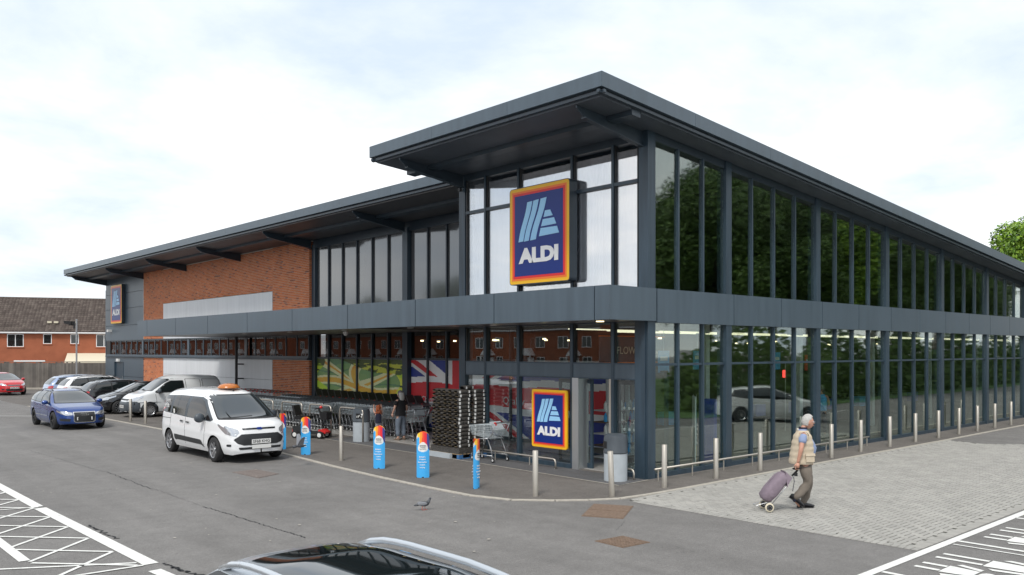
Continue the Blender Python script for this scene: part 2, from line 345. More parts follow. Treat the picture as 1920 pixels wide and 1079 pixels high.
def text(name, txt, size, m, parent, loc, rot=(pi/2, 0, 0), fit=None, fith=None, **k):
    """upright text facing local -Y (rot as given); fit = width to scale to, fith = height"""
    me = text_mesh(txt, size, **k); me.materials.clear(); me.materials.append(MAT[m])
    if fit or fith:
        xs = [v.co.x for v in me.vertices]; ys = [v.co.y for v in me.vertices]
        sx = fit/(max(xs)-min(xs)) if fit else 1; sy = fith/(max(ys)-min(ys)) if fith else sx
        if not fit: sx = sy
        cx = (max(xs)+min(xs))/2; y0 = min(ys)
        for v in me.vertices: v.co.x = (v.co.x-cx)*sx; v.co.y = (v.co.y-y0)*sy
    o = bpy.data.objects.new(name, me); COL.objects.link(o); o.parent = parent; o.location = loc; o.rotation_euler = rot
    return o
def color_mesh(name, P, fn, m, parent=None, loc=(0,0,0), rot=0., **props):
    """grid P[i][j] of points, one printed colour per face from fn(u, v)"""
    b = MB().grid(P); me = bpy.data.meshes.new(name); me.from_pydata(b.v, [], b.f); me.materials.append(MAT[m])
    ca = me.color_attributes.new('Col', 'FLOAT_COLOR', 'CORNER'); nu = len(P)-1; nv = len(P[0])-1; k = 0; arr = []
    for i in range(nu):
        for j in range(nv):
            c = fn((i+.5)/nu, (j+.5)/nv); arr += [c[0], c[1], c[2], 1]*4
    ca.data.foreach_set('color', arr); me.update()
    return link(name, me, parent, loc, rot, **props)
# ================================================================== SETTING: ground sheets
g = obj('ground', MB().box(-400, -400, -.6, 400, 600, 0), 'asphalt', kind='structure')
def sheet(name, poly, z, m, **k):
    b = MB(); b.add([(x, y, z) for x, y in poly], [tuple(range(len(poly)))]); o = obj(name, b, m, kind='structure', **k)
    if o.data.polygons[0].normal.z < 0: o.data.flip_normals()
    return o
edge = [(-4.15,52),(-4.15,37.5),(-3.75,26.5),(-3.7,20),(-3.78,10.2),(-4.1,6.8),(-4.25,4.6),(-4.3,2.5),(-4.27,1.1),(-4.0,.17),(-3.42,-.45),(-2.9,-.85),(-2.35,-1.15),(-1.6,-1.24),(-.44,-1.27),(4.5,-1.25),(13.5,-1.28),(22.5,-1.2),(45,-1.2)]
sheet('pavement', edge+[(45, .3), (45, 60), (-4.15, 60)], .004, 'tarmac_path')
sheet('entrance_apron', [(-1.15,-.12),(-.05,-.05),(0,7.4),(-.2,13),(3.2,13),(3.2,0),(0,0),(0,-.1),(-.05,-.12)][:2]+[(0,12.5),(-1.0,12.5),(-1.06,4.7)], .008, 'slab_dark')
def strip(name, pts, w, z, m, parent=None, **k):
    b = MB(); L = []
    for i, p in enumerate(pts):
        a = Vector(pts[max(0, i-1)]); c = Vector(pts[min(len(pts)-1, i+1)]); d = (c-a).normalized(); n = Vector((-d.y, d.x))*w/2
        L.append(((p[0]+n.x, p[1]+n.y, z), (p[0]-n.x, p[1]-n.y, z)))
    for i in range(len(L)-1): b.add([L[i][0], L[i][1], L[i+1][1], L[i+1][0]], [(0, 1, 2, 3)])
    o = obj(name, b, m, parent, **k)
    if o.data.polygons[0].normal.z < 0: o.data.flip_normals()
    return o
# flush concrete edging, laid as single stones
kt = []; S = [Vector(p) for p in edge[1:]]
kroot = bpy.data.objects.new('kerb', None); COL.objects.link(kroot); kroot['kind'] = 'structure'
acc = []
for a, b_ in zip(S, S[1:]):
    n = max(1, int((b_-a).length/.9)); acc += [a.lerp(b_, i/n) for i in range(n)]
acc.append(S[-1]); kk = 0
for a, b_ in zip(acc, acc[1:]):
    d = (b_-a).normalized()*.008; n = Vector((-d.y, d.x)).normalized()*.065; p = a+d; q = b_-d; kk += 1
    if kk > 110: break
    bb = MB().hexa([(p.x-n.x,p.y-n.y,-.05),(q.x-n.x,q.y-n.y,-.05),(q.x+n.x,q.y+n.y,-.05),(p.x+n.x,p.y+n.y,-.05),
                    (p.x-n.x,p.y-n.y,.016),(q.x-n.x,q.y-n.y,.016),(q.x+n.x,q.y+n.y,.016),(p.x+n.x,p.y+n.y,.016)])
    obj('kerb_stone', bb, 'kerb', kroot)
strip('apron_edging', [(-1.0,12.5),(-1.06,4.7),(-1.15,-.12),(-.05,-.06)], .05, .013, 'kerb', kind='structure')
# pavers: herringbone blocks
pv = bpy.data.objects.new('paved_crossing', None); COL.objects.link(pv); pv['kind'] = 'structure'
area = [(-2.33,-1.38),(-2.33,-6.78),(16,-6.78),(16.0,-5.2),(13.4,-2.5),(13.7,-1.38)]
sheet('paver_bed', area, .0045, 'paverjoint', ).parent = pv
def inside(x, y):
    c = False; n = len(area)
    for i in range(n):
        x1, y1 = area[i]; x2, y2 = area[i-1]
        if (y1 > y) != (y2 > y) and x < (x2-x1)*(y-y1)/(y2-y1)+x1: c = not c
    return c
def paver_mb(b, x0, y0, x1, y1, h=.0125):
    e_ = .007; t = .0085
    b.add([(x0+t,y0+t,.0046),(x1-t,y0+t,.0046),(x1-t,y1-t,.0046),(x0+t,y1-t,.0046),(x0+t+e_,y0+t+e_,h),(x1-t-e_,y0+t+e_,h),(x1-t-e_,y1-t-e_,h),(x0+t+e_,y1-t-e_,h)],
          [(4,5,6,7),(0,1,5,4),(1,2,6,5),(2,3,7,6),(3,0,4,7)])
pu = .1; blocks = []
for i in range(-30, 170):
    for j in range(-75, -8):
        k = (i-j) % 4
        if k == 0: r = (i*pu, j*pu, (i+2)*pu, (j+1)*pu)
        elif k == 3: r = (i*pu, (j)*pu, (i+1)*pu, (j+2)*pu)
        else: continue
        blocks.append(r)
bl = [r for r in blocks if all(inside(x, y) for x, y in ((r[0]+.02, r[1]+.02), (r[2]-.02, r[1]+.02), (r[2]-.02, r[3]-.02), (r[0]+.02, r[3]-.02)))]
cp = Vector((-14.9, -11.8)); bl.sort(key=lambda r: (Vector((r[0], r[1]))-cp).length)
base_h = MB(); paver_mb(base_h, -.1, -.05, .1, .05); mh = mesh_of('paver', base_h, 'paver')
base_v = MB(); paver_mb(base_v, -.05, -.1, .05, .1); mv = mesh_of('paver', base_v, 'paver')
for r in bl[:300]:
    o = link('paver', mh if r[2]-r[0] > .15 else mv, pv, ((r[0]+r[2])/2, (r[1]+r[3])/2, random.uniform(-.0015, .0015)))
rest = MB()
for r in bl[300:]: paver_mb(rest, *r, h=.0125+random.uniform(-.0015, .0015))
obj('paver_field', rest, 'paver', pv, kind='stuff')
eb = MB()
for i in range(53): paver_mb(eb, -2.44, -6.84+i*.1, -2.24, -6.74+i*.1, .0165)
for i in range(184): paver_mb(eb, -2.24+i*.1, -6.845, -2.14+i*.1, -6.66, .0165)
for i in range(160): paver_mb(eb, -2.24+i*.1, -1.45, -2.14+i*.1, -1.335, .0165)
obj('paver_edge', eb, 'paver', pv, kind='stuff')
# manhole covers and drain
def cover(poly, label, m, ridges=True):
    t = thing('manhole_cover', label, 'manhole cover', (sum(p[0] for p in poly)/4, sum(p[1] for p in poly)/4, 0))
    cx, cy = t.location.x, t.location.y; P = [(x-cx, y-cy) for x, y in poly]
    obj('frame', MB().prism([(x*1.05, y*1.05) for x, y in P], -.02, .007), m, t)
    for sgn in (0, 1):
        A, B_, C_, D = [Vector(p) for p in P]; q = [A.lerp(B_, .5*sgn+.01), A.lerp(B_, .5*sgn+.49), D.lerp(C_, .5*sgn+.49), D.lerp(C_, .5*sgn+.01)]
        b = MB().prism([tuple(x) for x in q], -.01, .012)
        if ridges:
            for i in range(9):
                for j in range(5):
                    c = q[0].lerp(q[3], (i+.5)/9).lerp(q[1].lerp(q[2], (i+.5)/9), (j+.5)/5)
                    b.box(c.x-.022, c.y-.012, .012, c.x+.022, c.y+.012, .016)
        obj('plate', b, m, t)
cover([(-4.12,-1.82),(-3.13,-1.21),(-2.77,-1.83),(-3.78,-2.44)], 'brown rusty plate cover in the asphalt beside the pale kerb line and pavers', 'rust', False)
cover([(-5.40,-3.28),(-4.84,-3.34),(-4.87,-3.88),(-5.42,-3.83)], 'ribbed brown drain cover in open asphalt, nearest the silver car roof', 'rust')
cover([(-6.40,7.39),(-5.79,7.45),(-5.72,6.42),(-6.36,6.12)], 'pinkish worn manhole cover in front of the white taxi', 'cover_worn')
# painted markings
mk = bpy.data.objects.new('road_markings', None); COL.objects.link(mk); mk['kind'] = 'structure'
def line(a, b_, w): strip('painted_line', [a, b_], w, .008, 'roadpaint', mk)
line((-10.97, 12.5), (-10.97, 5.56), .19); line((-10.97, 5.38), (-10.89, -.14), .20); line((-10.97, -.5), (-10.9, -1.6), .17)
line((-12.12, 12.5), (-12.12, 1.2), .14)
k = 12.0
for y in (12.2, 11.1, 10.0, 8.87, 7.75, 6.62, 5.45, 4.33, 3.23, 2.1, .94, -.1):
    for a, b_ in (((-12.08, y+1.1), (-11.06, y)), ((-12.08, y-1.0), (-11.06, y))) if y > 0 else (((-12.08, y+1.1), (-11.06, y)), ((-11.9, y), (-11.0, y-.05))):
        bb = strip('painted_line', [a, b_], .06, .0095+.002*(a[1] > b_[1]), 'roadpaint', mk)
strip('painted_line', [(-12.6, 1.0), (-11.02, 1.0-.95)], .06, .0095, 'roadpaint', mk); strip('painted_line', [(-12.15, 5.8), (-10.97, 5.5)], .05, .0125, 'roadpaint', mk)
line((-4.6, -6.92), (24, -7.05), .13)
for x in (-3.95, -1.33, 1.29, 3.9, 6.5): line((x, -7.0), (x-.05, -11.5), .09)
strip('painted_line', [(-1.62, -7.03), (-1.6, -9.5)], .05, .0095, 'roadpaint', mk)
# parent and child symbols in the bays
def figure(x, y, s, parent):
    for P in ([(0,0),(.09,0),(.09,-.75*s),(0,-.75*s)], [(.27,0),(.36,0),(.36,-.75*s),(.27,-.75*s)], [(-.03,-.78*s),(.39,-.78*s),(.34,-1.7*s),(.02,-1.7*s)], [(-.2,-1.0*s),(-.12,-.9*s),(.0,-1.7*s),(-.1,-1.72*s)], [(.48,-.9*s),(.56,-1.0*s),(.46,-1.72*s),(.36,-1.7*s)]):
        sheet('bay_symbol', [(x+a*1.0, y+b_) for a, b_ in P], .008, 'roadpaint').parent = parent
    P = [(x+.18+.16*cos(i*pi/6), y-2.0*s+.22*s*sin(i*pi/6)) for i in range(12)]; sheet('bay_symbol', P, .008, 'roadpaint').parent = parent
for bx in (-2.65, -.05, 2.55, 5.1):
    figure(bx, -7.16, .8, mk); figure(bx-.72, -7.16, .42, mk)
# road line near fence, cracks
line((-4.2, 44), (-4.6, 62), .1); line((-9.6, 33.5), (-4.6, 28.9), .1)
cb = MB(); random.seed(3)
def crack(p0, p1, n, jit, w):
    pts = []
    for i in range(n+1):
        q = Vector(p0).lerp(Vector(p1), i/n); pts.append(Vector((q.x+random.uniform(-jit, jit), q.y+random.uniform(-jit, jit))))
    for a, b_ in zip(pts, pts[1:]):
        d = (b_-a).normalized(); nn = Vector((-d.y, d.x))*random.uniform(.3, 1)*w/2
        cb.add([(a.x+nn.x, a.y+nn.y, .0035), (a.x-nn.x, a.y-nn.y, .0035), (b_.x-nn.x*.7, b_.y-nn.y*.7, .0035), (b_.x+nn.x*.7, b_.y+nn.y*.7, .0035)], [(0, 1, 2, 3)])
crack((-8.68,3.5), (-8.55,-.1), 90, .032, .03); crack((-8.6, 9.5), (-8.7, 6.2), 40, .03, .03); crack((-8.9, 15.5), (-8.65, 9.5), 60, .02, .015); crack((-10.75, -.2), (-10.6,-1.3), 30, .05, .08); crack((-10.78, 3.2), (-10.72, 1.8), 30, .05, .05)
crack((-8.65, 6.2), (-8.68, 3.5), 30, .02, .010); crack((-4.6, -3.0), (-3.9, -2.6), 10, .02, .008)
obj('asphalt_crack', cb, 'joint', kind='stuff')
rb = MB(); random.seed(5)
for i in range(60):
    x = random.uniform(-12, 14); y = random.uniform(-6, 12)
    if x > -4 and y > -1: x = random.uniform(-11, -4.5)
    r = random.uniform(.012, .03); z = .009
    rb.add([(x+r*cos(a)*random.uniform(.6, 1.3), y+r*sin(a)*random.uniform(.6, 1.3), z+.008) for a in (0, 1.2, 2.5, 3.8, 5)], [(0, 1, 2, 3, 4)])
obj('litter', rb, 'kerb', kind='stuff')

# ================================================================== THE SUPERMARKET
BX0, BX1, MW = 0.0, 35.05, 2.9           # tower front, far end, main wall plane
RZ = lambda x: 8.31-.078*x               # top of the sloping roof
shop = thing('supermarket_building', 'long supermarket building with glazed corner tower, dark grey cladding, red brick and a sloping roof', 'building', (0, 0, 0))
def part(name, b, m, **k): return obj(name, b, m, shop, **k)
# --- roof slab as a plate that follows the slope
def roofplate(name, x0, x1, y0, y1, dz0, dz1, m, **k):
    return part(name, MB().hexa([(x0,y0,RZ(x0)+dz0),(x1,y0,RZ(x1)+dz0),(x1,y1,RZ(x1)+dz0),(x0,y1,RZ(x0)+dz0),(x0,y0,RZ(x0)+dz1),(x1,y0,RZ(x1)+dz1),(x1,y1,RZ(x1)+dz1),(x0,y1,RZ(x0)+dz1)]), m, **k)
EX, MEX, YO, TY1, MY1 = -2.35, .5, -.7, 7.77, 49.3
roofplate('roof', MEX+.12, BX1+.5, YO+.12, MY1-.12, -.40, -.02, 'soffit')
roofplate('roof', EX+.12, MEX+.12, YO+.12, TY1-.12, -.40, -.02, 'soffit')
# eaves trim: upper band, shadow gap, lower band; laid in lengths
def fas(a, b_, off0, n):
    """vertical trim between plan points a and b_, outward normal n"""
    a = Vector(a); b_ = Vector(b_); L = (b_-a).length; k = max(1, round(L/3.1)); d = (b_-a)/k; n = Vector(n)
    for i in range(k):
        p = a+d*i+d.normalized()*.004; q = a+d*(i+1)-d.normalized()*.004
        for (z0, z1, o0, o1, nm, m) in ((-.30, 0, -.12, 0, 'eaves_trim', 'clad'), (-.40, -.34, -.14, -.07, 'eaves_drip', 'trim')):
            P = [p+n*o0, q+n*o0, q+n*o1, p+n*o1]
            part(nm, MB().hexa([(v.x, v.y, RZ(v.x)+z0) for v in P]+[(v.x, v.y, RZ(v.x)+z1) for v in P]), m)
fas((EX, YO), (EX, TY1), 0, (-1, 0)); fas((EX, YO), (BX1+.6, YO), 0, (0, -1)); fas((MEX, TY1), (MEX, MY1), 0, (-1, 0)); fas((MEX, MY1), (12, MY1), 0, (0, 1)); fas((EX, TY1), (MEX, TY1), 0, (0, 1))
# soffit boards with purlins seen from below
def soff(x0, x1, y0, y1, m, bays):
    for i in range(bays):
        a = y0+(y1-y0)*i/bays+.01; c = y0+(y1-y0)*(i+1)/bays-.01; mid = (x0+x1)/2
        for u, v in ((x0, mid-.16), (mid+.16, x1)):
            part('soffit_panel', MB().hexa([(u,a,RZ(u)-.44),(v,a,RZ(v)-.44),(v,c,RZ(v)-.44),(u,c,RZ(u)-.44),(u,a,RZ(u)-.401),(v,a,RZ(v)-.401),(v,c,RZ(v)-.401),(u,c,RZ(u)-.401)]), m)
        part('purlin', MB().hexa([(mid-.14,a,RZ(mid)-.53),(mid+.14,a,RZ(mid)-.55),(mid+.14,c,RZ(mid)-.55),(mid-.14,c,RZ(mid)-.53),(mid-.14,a,RZ(mid)-.402),(mid+.14,a,RZ(mid)-.402),(mid+.14,c,RZ(mid)-.402),(mid-.14,c,RZ(mid)-.402)]), 'trim')
soff(EX+.15, 0.05, YO+.15, TY1-.15, 'soffit', 1); soff(MEX+.15, MW, TY1-.1, MY1-.15, 'soffit_warm', 6)
part('soffit_panel', MB().hexa([(.05,YO+.14,RZ(.05)-.44),(BX1,YO+.14,RZ(BX1)-.44),(BX1,0,RZ(BX1)-.44),(.05,0,RZ(.05)-.44),(.05,YO+.14,RZ(.05)-.401),(BX1,YO+.14,RZ(BX1)-.401),(BX1,0,RZ(BX1)-.401),(.05,0,RZ(.05)-.401)]), 'soffit')
# tapered outrigger beams
def beam(x0, x1, y):
    w = .07; zt0 = RZ(x0)-.40; zt1 = RZ(x1)-.42
    prof = [(x0, zt0), (x0, zt0-.10), (x0+.22, zt0-.26), (x1, zt1-.36), (x1, zt1)]
    b = MB(); b.prism(prof, y-w*.25, y+w*.25, ax='y')
    b.add([(x0+.22,y-w,zt0-.28),(x1,y-w,zt1-.385),(x1,y+w,zt1-.385),(x0+.22,y+w,zt0-.28),(x0+.22,y-w,zt0-.255),(x1,y-w,zt1-.36),(x1,y+w,zt1-.36),(x0+.22,y+w,zt0-.255)], [(0,3,2,1),(4,5,6,7),(0,1,5,4),(1,2,6,5),(2,3,7,6),(3,0,4,7)])
    part('outrigger_beam', b, 'trim')
for y in (.18, 6.62): beam(EX+.2, 0, y)
for y in (13.6, 20.55, 27.5, 34.4, 41.2, 48.3): beam(MEX+.2, MW, y)
# --- corner post, tower columns
CH = 3.57; CT = 4.31                     # underside and top of the canopy band
WH = lambda x: RZ(x)-.60                 # window head under the roof
part('column', MB().box(0, 0, 0, .27, .27, RZ(.2)-.42), 'frame')
part('column', MB().box(-.03, .06, .0, .2, .36, CH), 'frame')
part('column', MB().box(.02, 6.53, 0, .3, 6.80, RZ(.2)-.42), 'frame')
part('downlight', MB().cyl((-.02, 6.66, 7.45), (-.1, 6.66, 7.45), .05), 'blackplastic')
part('head_beam', MB().box(.03, .27, WH(0)-.03, .2, 6.53, RZ(0)-.40), 'trim')
part('head_beam', MB().box(.03, .27, CH-.02+.0, .2, 6.53, CT+.04), 'trim')
TM = [(.30, 'f'), (1.05, 'm'), (2.37, 'm'), (4.31, 'm'), (5.65, 'm'), (6.50, 'f')]
# tower upper glazing: mullions, transoms, panes
TW = [.27, 1.05, 2.37, 4.31, 5.65, 6.53]
for y in TW[1:-1]: part('mullion', MB().box(-.0, y-.035, CT-.02, .13, y+.035, WH(0)), 'frame')
for a, c in zip(TW, TW[1:]):
    a2, c2 = a+.035, c-.035
    part('transom', MB().box(.01, a2, 6.74, .12, c2, 6.82), 'frame')
    for z0, z1 in ((CT, 6.74), (6.82, WH(0))):
        part('pane', MB().box(.085, a2-.01, z0-.01, .10, c2+.01, z1+.01), 'glass_sky')
        part('bead', MB().box(.03, a2, z0, .08, a2+.03, z1), 'black'); part('bead', MB().box(.03, c2-.03, z0, .08, c2, z1), 'black')
# tower lower glazing + door opening
for y in TW[1:-1]:
    part('mullion', MB().box(-.0, y-.04, 0.02, .13, y+.04, CH), 'frame')
for a, c in zip(TW, TW[1:]):
    a2, c2 = a+.04, c-.04
    part('spandrel_panel', MB().box(.015, a2, 2.24, .10, c2, 2.60), 'clad')
    part('spandrel_lip', MB().box(-.0, a2, 2.585, .10, c2, 2.615).box(0, a2, 2.225, .10, c2, 2.255), 'frame')
    part('pane', MB().box(.085, a2-.01, 2.61, .10, c2+.01, CH), 'glass_front')
    part('bead', MB().box(.03, a2, 2.62, .08, a2+.05, CH), 'black'); part('bead', MB().box(.03, c2-.03, 2.62, .08, c2, CH), 'black')
    if abs(a-1.05) > .1:
        part('pane', MB().box(.085, a2-.01, .10, .10, c2+.01, 2.23), 'glass_front')
        part('bottom_rail', MB().box(.0, a2, .0, .13, c2, .11), 'frame'); part('bead', MB().box(.03, a2, .12, .08, a2+.04, 2.22), 'black')
# doorway: steel jambs, sliding leaves drawn back
part('door_jamb', MB().box(-.02, 2.12, 0, .35, 2.33, 2.235), 'galv'); part('door_jamb', MB().box(-.01, 1.09, 0, .12, 1.15, 2.235), 'steel')
def leaf(y0, y1, x, n='door_leaf'):
    o = obj(n, MB().box(x, y0, .02, x+.05, y0+.07, 2.2).box(x, y1-.07, .02, x+.05, y1, 2.2).box(x, y0+.07, .02, x+.05, y1-.07, .14).box(x, y0+.07, 2.1, x+.05, y1-.07, 2.2), 'frame', shop)
    obj('glazing', MB().box(x+.02, y0+.06, .13, x+.03, y1-.06, 2.11), 'glass_front', o)
    b = MB()
    for i in range(3):
        yy = y0+.2+i*(y1-y0-.4)/2
        for z in (1.05, 1.55): b.add([(x+.012, yy+.035*cos(t*pi/5), z+.035*sin(t*pi/5)) for t in range(10)], [tuple(range(10))])
    obj('safety_dots', b, 'whiteplastic', o); return o
leaf(1.95, 3.1, .30); leaf(.45, 1.15, .30)
part('inner_lobby_frame', MB().box(2.0, 1.0, 0, 2.08, 1.08, 2.4).box(2.0, 2.4, 0, 2.08, 2.48, 2.4).box(2.0, 3.7, 0, 2.08, 3.78, 2.4).box(2.0, 1.0, 2.3, 2.08, 3.8, 2.4).box(2.0, 1.1, 0, 2.06, 3.7, .12), 'frame')
# --- right facade bays
cols = [3.18+4.55*i for i in range(8)]
GY = .055
def tpane(a, c, z0, za, zc, y, m='glass'):
    r = [random.uniform(-.0035, .0035) for _ in range(4)]; t = .01
    part('pane', MB().hexa([(a,y+r[0],z0),(c,y+r[1],z0),(c,y+r[1]+t,z0),(a,y+r[0]+t,z0),(a,y+r[2],za),(c,y+r[2]+r[1]-r[0],zc),(c,y+r[2]+r[1]-r[0]+t,zc),(a,y+r[2]+t,za)]), m)
def bay(x0, x1, ms):
    xs = [x0]+ms+[x1]
    for x in ms:
        part('mullion', MB().box(x-.03, -.0, 0.02, x+.03, .12, CH), 'frame')
        part('mullion', MB().hexa([(x-.028,0,CT-.02),(x+.028,0,CT-.02),(x+.028,.12,CT-.02),(x-.028,.12,CT-.02),(x-.028,0,WH(x)),(x+.028,0,WH(x)),(x+.028,.12,WH(x)),(x-.028,.12,WH(x))]), 'frame')
    for i, (a, c) in enumerate(zip(xs, xs[1:])):
        a2 = a+(.03 if i else .02); c2 = c-(.03 if i < len(xs)-2 else .02)
        part('transom', MB().box(a2, .02, 2.555, c2, .11, 2.61), 'frame')
        part('bottom_rail', MB().box(a2, .0, .0, c2, .16, .11), 'frame')
        tpane(a2-.005, c2+.005, .10, 2.56, 2.56, GY); tpane(a2-.005, c2+.005, 2.605, CH, CH, GY)
        tpane(a2, c2, CT-.01, WH(a2), WH(c2), GY)
bay(.27, 3.06, [1.15, 2.14])
for i in range(7):
    a = cols[i]+.12; c = cols[i+1]-.12; s_ = cols[i]
    bay(a, c, [s_+1.13, s_+2.22, s_+3.32])
for x in cols:
    part('column', MB().hexa([(x-.12,-.03,0),(x+.12,-.03,0),(x+.12,.24,0),(x-.12,.24,0),(x-.12,-.03,RZ(x-.12)-.42),(x+.12,-.03,RZ(x+.12)-.42),(x+.12,.24,RZ(x+.12)-.42),(x-.12,.24,RZ(x-.12)-.42)]), 'frame')
part('head_beam', MB().hexa([(.27,.02,WH(.27)-.02),(BX1,.02,WH(BX1)-.02),(BX1,.2,WH(BX1)-.02),(.27,.2,WH(.27)-.02),(.27,.02,RZ(.27)-.41),(BX1,.02,RZ(BX1)-.41),(BX1,.2,RZ(BX1)-.41),(.27,.2,RZ(.27)-.41)]), 'trim')
# --- canopy band: fascia panels left and round the corner, flush band on the right
CX = -1.38
lj = [-.0, .37, 3.68, 6.97, 10.5, 14.05, 17.5, 21.1, 24.5, 28.0, 29.3]
for a, c in zip(lj, lj[1:]):
    part('fascia_panel', MB().box(CX, a+(.015 if a > 0 else -.06), CH, CX+.05, c-.015, CT), 'clad')
part('fascia_panel', MB().box(CX+.052, -.06, CH, .225, -.01, CT), 'clad')
rj = [.27]+[3.38+2.28*i for i in range(15)]
for a, c in zip(rj, rj[1:]):
    c = min(c, BX1+.3)
    part('fascia_panel', MB().box(a+.014, -.045, CH-.03, c-.014, -.005, CT-.0), 'clad')
part('fascia_backing', MB().box(CX+.055, -.005, CH+.01, CX+.09, 29.27, CT-.01), 'joint'); part('fascia_backing', MB().box(.25, -.003, CH-.02, BX1, .018, CT-.01), 'joint')
part('canopy_deck', MB().box(CX+.09, 0, CT-.12, MW-.01, 29.25, CT-.03), 'clad_dark')
for a, c in zip(lj, lj[1:]):
    x1 = 0 if c < 7 else MW-.01
    if c > 6.9 and a < 7: part('canopy_soffit', MB().box(CX+.06, a+.01, CH+.005, -.01, 6.8, CH+.03), 'canopy_soffit'); continue
    part('canopy_soffit', MB().box(CX+.06, max(a, 0)+.005, CH+.005, x1, c-.005, CH+.03), 'canopy_soffit')
for y in (.9, 4.6, 8.3, 12.0, 15.7, 19.4): obj('downlight', MB().cyl((-.6, y, CH+.004), (-.6, y, CH-.012), .09, n=14), 'lamp_warm' if y < 1 else 'whiteplastic', shop)
part('security_camera', MB().cyl((.6, 13.9, CH), (.6, 13.9, CH-.06), .09).ball((.6, 13.9, CH-.07), .075), 'whiteplastic', smooth=True)
part('downpipe', MB().cyl((2.55, 27.2, 0), (2.55, 27.2, CH), .065, n=10), 'black')
for z in (2.25, 1.55, .5): part('pipe_bracket', MB().box(2.55, 27.14, z-.03, MW, 27.26, z+.03), 'black')
# --- main left wall: glazed part from tower to brick, brick and panel part beyond
WX = 3.12
part('column', MB().box(WX-.15, 13.52, 0, WX+.2, 13.84, WH(WX)), 'frame'); part('column', MB().box(WX-.1, 20.42, 0, WX+.2, 20.7, WH(WX)), 'frame')
ml = [10.62, 11.32, 12.43, 13.52]; ml2 = [13.84, 14.95, 16.06, 17.17, 18.28, 19.39, 20.42]
for M_ in ([6.9, 8.0, 9.1, 10.2, 11.32, 12.43, 13.52], ml2):
    for y in M_[1:-1]: part('mullion', MB().box(WX-.06, y-.035, 0, WX+.08, y+.035, CH).box(WX-.05, y-.03, CT, WX+.08, y+.03, WH(WX)), 'trim')
    for a, c in zip(M_, M_[1:]):
        part('transom', MB().box(WX-.03, a+.036, 2.56, WX+.06, c-.036, 2.63), 'trim')
        part('pane', MB().box(WX+.02, a+.03, 2.62, WX+.035, c-.03, CH), 'glass_strip')
        part('opaque_pane', MB().box(WX+.02, a+.03, CT-.05, WX+.05, c-.03, WH(WX)), 'spandrel')
        part('bottom_rail', MB().box(WX-.04, a+.036, 0, WX+.08, c-.036, .13), 'trim')
part('head_beam', MB().box(WX-.08, 6.9, WH(WX)-.15, WX+.15, 20.6, RZ(WX)-.41), 'trim')
part('backing_wall', MB().box(WX+.06, 3.2, .1, WX+.12, 20.6, 2.6), 'whitepanel')
# white, grey and brick claddings as separate slabs
def slab(name, y0, y1, z0, z1, m, x=MW): part(name, MB().box(x, y0, z0, x+.12, y1, z1), m)
HZ_ = RZ(MW)-.42
core = MB().box(MW+.12, 20.75, 0, MW+.35, 48.45, HZ_); part('core_wall', core, 'clad_dark')
for (a, c) in ((24.13, 27.6), (27.6, 34.4), (34.4, 37.9)):
    slab('white_panel', a+.008, c-.008, 3.60, 5.63, 'whitepanel'); 
    slab('white_panel', a+.008, c-.008, 1.555, 2.49, 'whitepanel'); slab('white_panel', a+.008, c-.008, .12, 1.54, 'whitepanel')
slab('plinth', 24.13, 41.2, 0, .11, 'clad_dark')
zs = [CH-.0+.02, 4.53, 5.62, 6.61, HZ_]
for i, (z0, z1) in enumerate(zip(zs, zs[1:])): slab('grey_panel', 41.22, 48.48, z0+.01, z1-.01, 'clad')
slab('grey_panel', 41.22, 44.9, .02, 1.24, 'clad'); slab('grey_panel', 41.22, 44.9, 1.26, 2.48, 'clad'); slab('grey_panel', 46.75, 48.48, .02, 1.24, 'clad'); slab('grey_panel', 46.75, 48.48, 1.26, 2.48, 'clad'); slab('grey_panel', 44.9, 46.75, 2.16, 2.48, 'clad')
part('end_wall', MB().box(MW+.001, 48.49, 0, 12, 48.6, RZ(12)-.4), 'clad')
d_ = obj('service_door', MB().box(MW+.06, 45.0, .02, MW+.1, 46.65, 2.14), 'frame', shop); obj('handle', MB().box(MW+.03, 45.15, 1.0, MW+.06, 45.2, 1.25), 'steel', d_)
part('door_frame', MB().box(MW-.02, 44.9, 0, MW+.08, 45.0, 2.16).box(MW-.02, 46.65, 0, MW+.08, 46.75, 2.16), 'frame'); part('bulkhead_light', MB().box(MW-.1, 45.6, 2.2, MW, 46.1, 2.38), 'whiteplastic')
part('security_camera', MB().box(MW-.25, 47.2, 4.15, MW, 47.5, 4.3), 'whiteplastic')
part('cover_strip', MB().box(MW-.01, 41.17, 3.6, MW+.1, 41.22, HZ_), 'galv')
# strip window along the wall
part('window_sill', MB().box(MW-.10, 20.72, 2.50, MW+.1, 48.3, 2.57), 'frame'); part('window_sill', MB().box(MW-.03, 20.72, 2.57, MW+.1, 48.3, 2.66), 'clad'); part('window_head', MB().box(MW-.03, 20.72, 3.53, MW+.1, 48.3, 3.60), 'trim')
sw = [20.75]+[20.75+1.03*i for i in range(1, 27)]
wide = (6, 13, 20)
for i, (a, c) in enumerate(zip(sw, sw[1:])):
    w_ = .13 if i in wide else .028
    part('mullion', MB().box(MW-.005, a-w_, 2.66, MW+.06, a+w_, 3.53), 'clad')
    part('pane', MB().box(MW+.022, a+w_, 2.65, MW+.034, c-.028, 3.54), 'glass_strip')
part('mullion', MB().box(MW-.02, 47.5, 2.66, MW+.09, 48.3, 3.53), 'black')
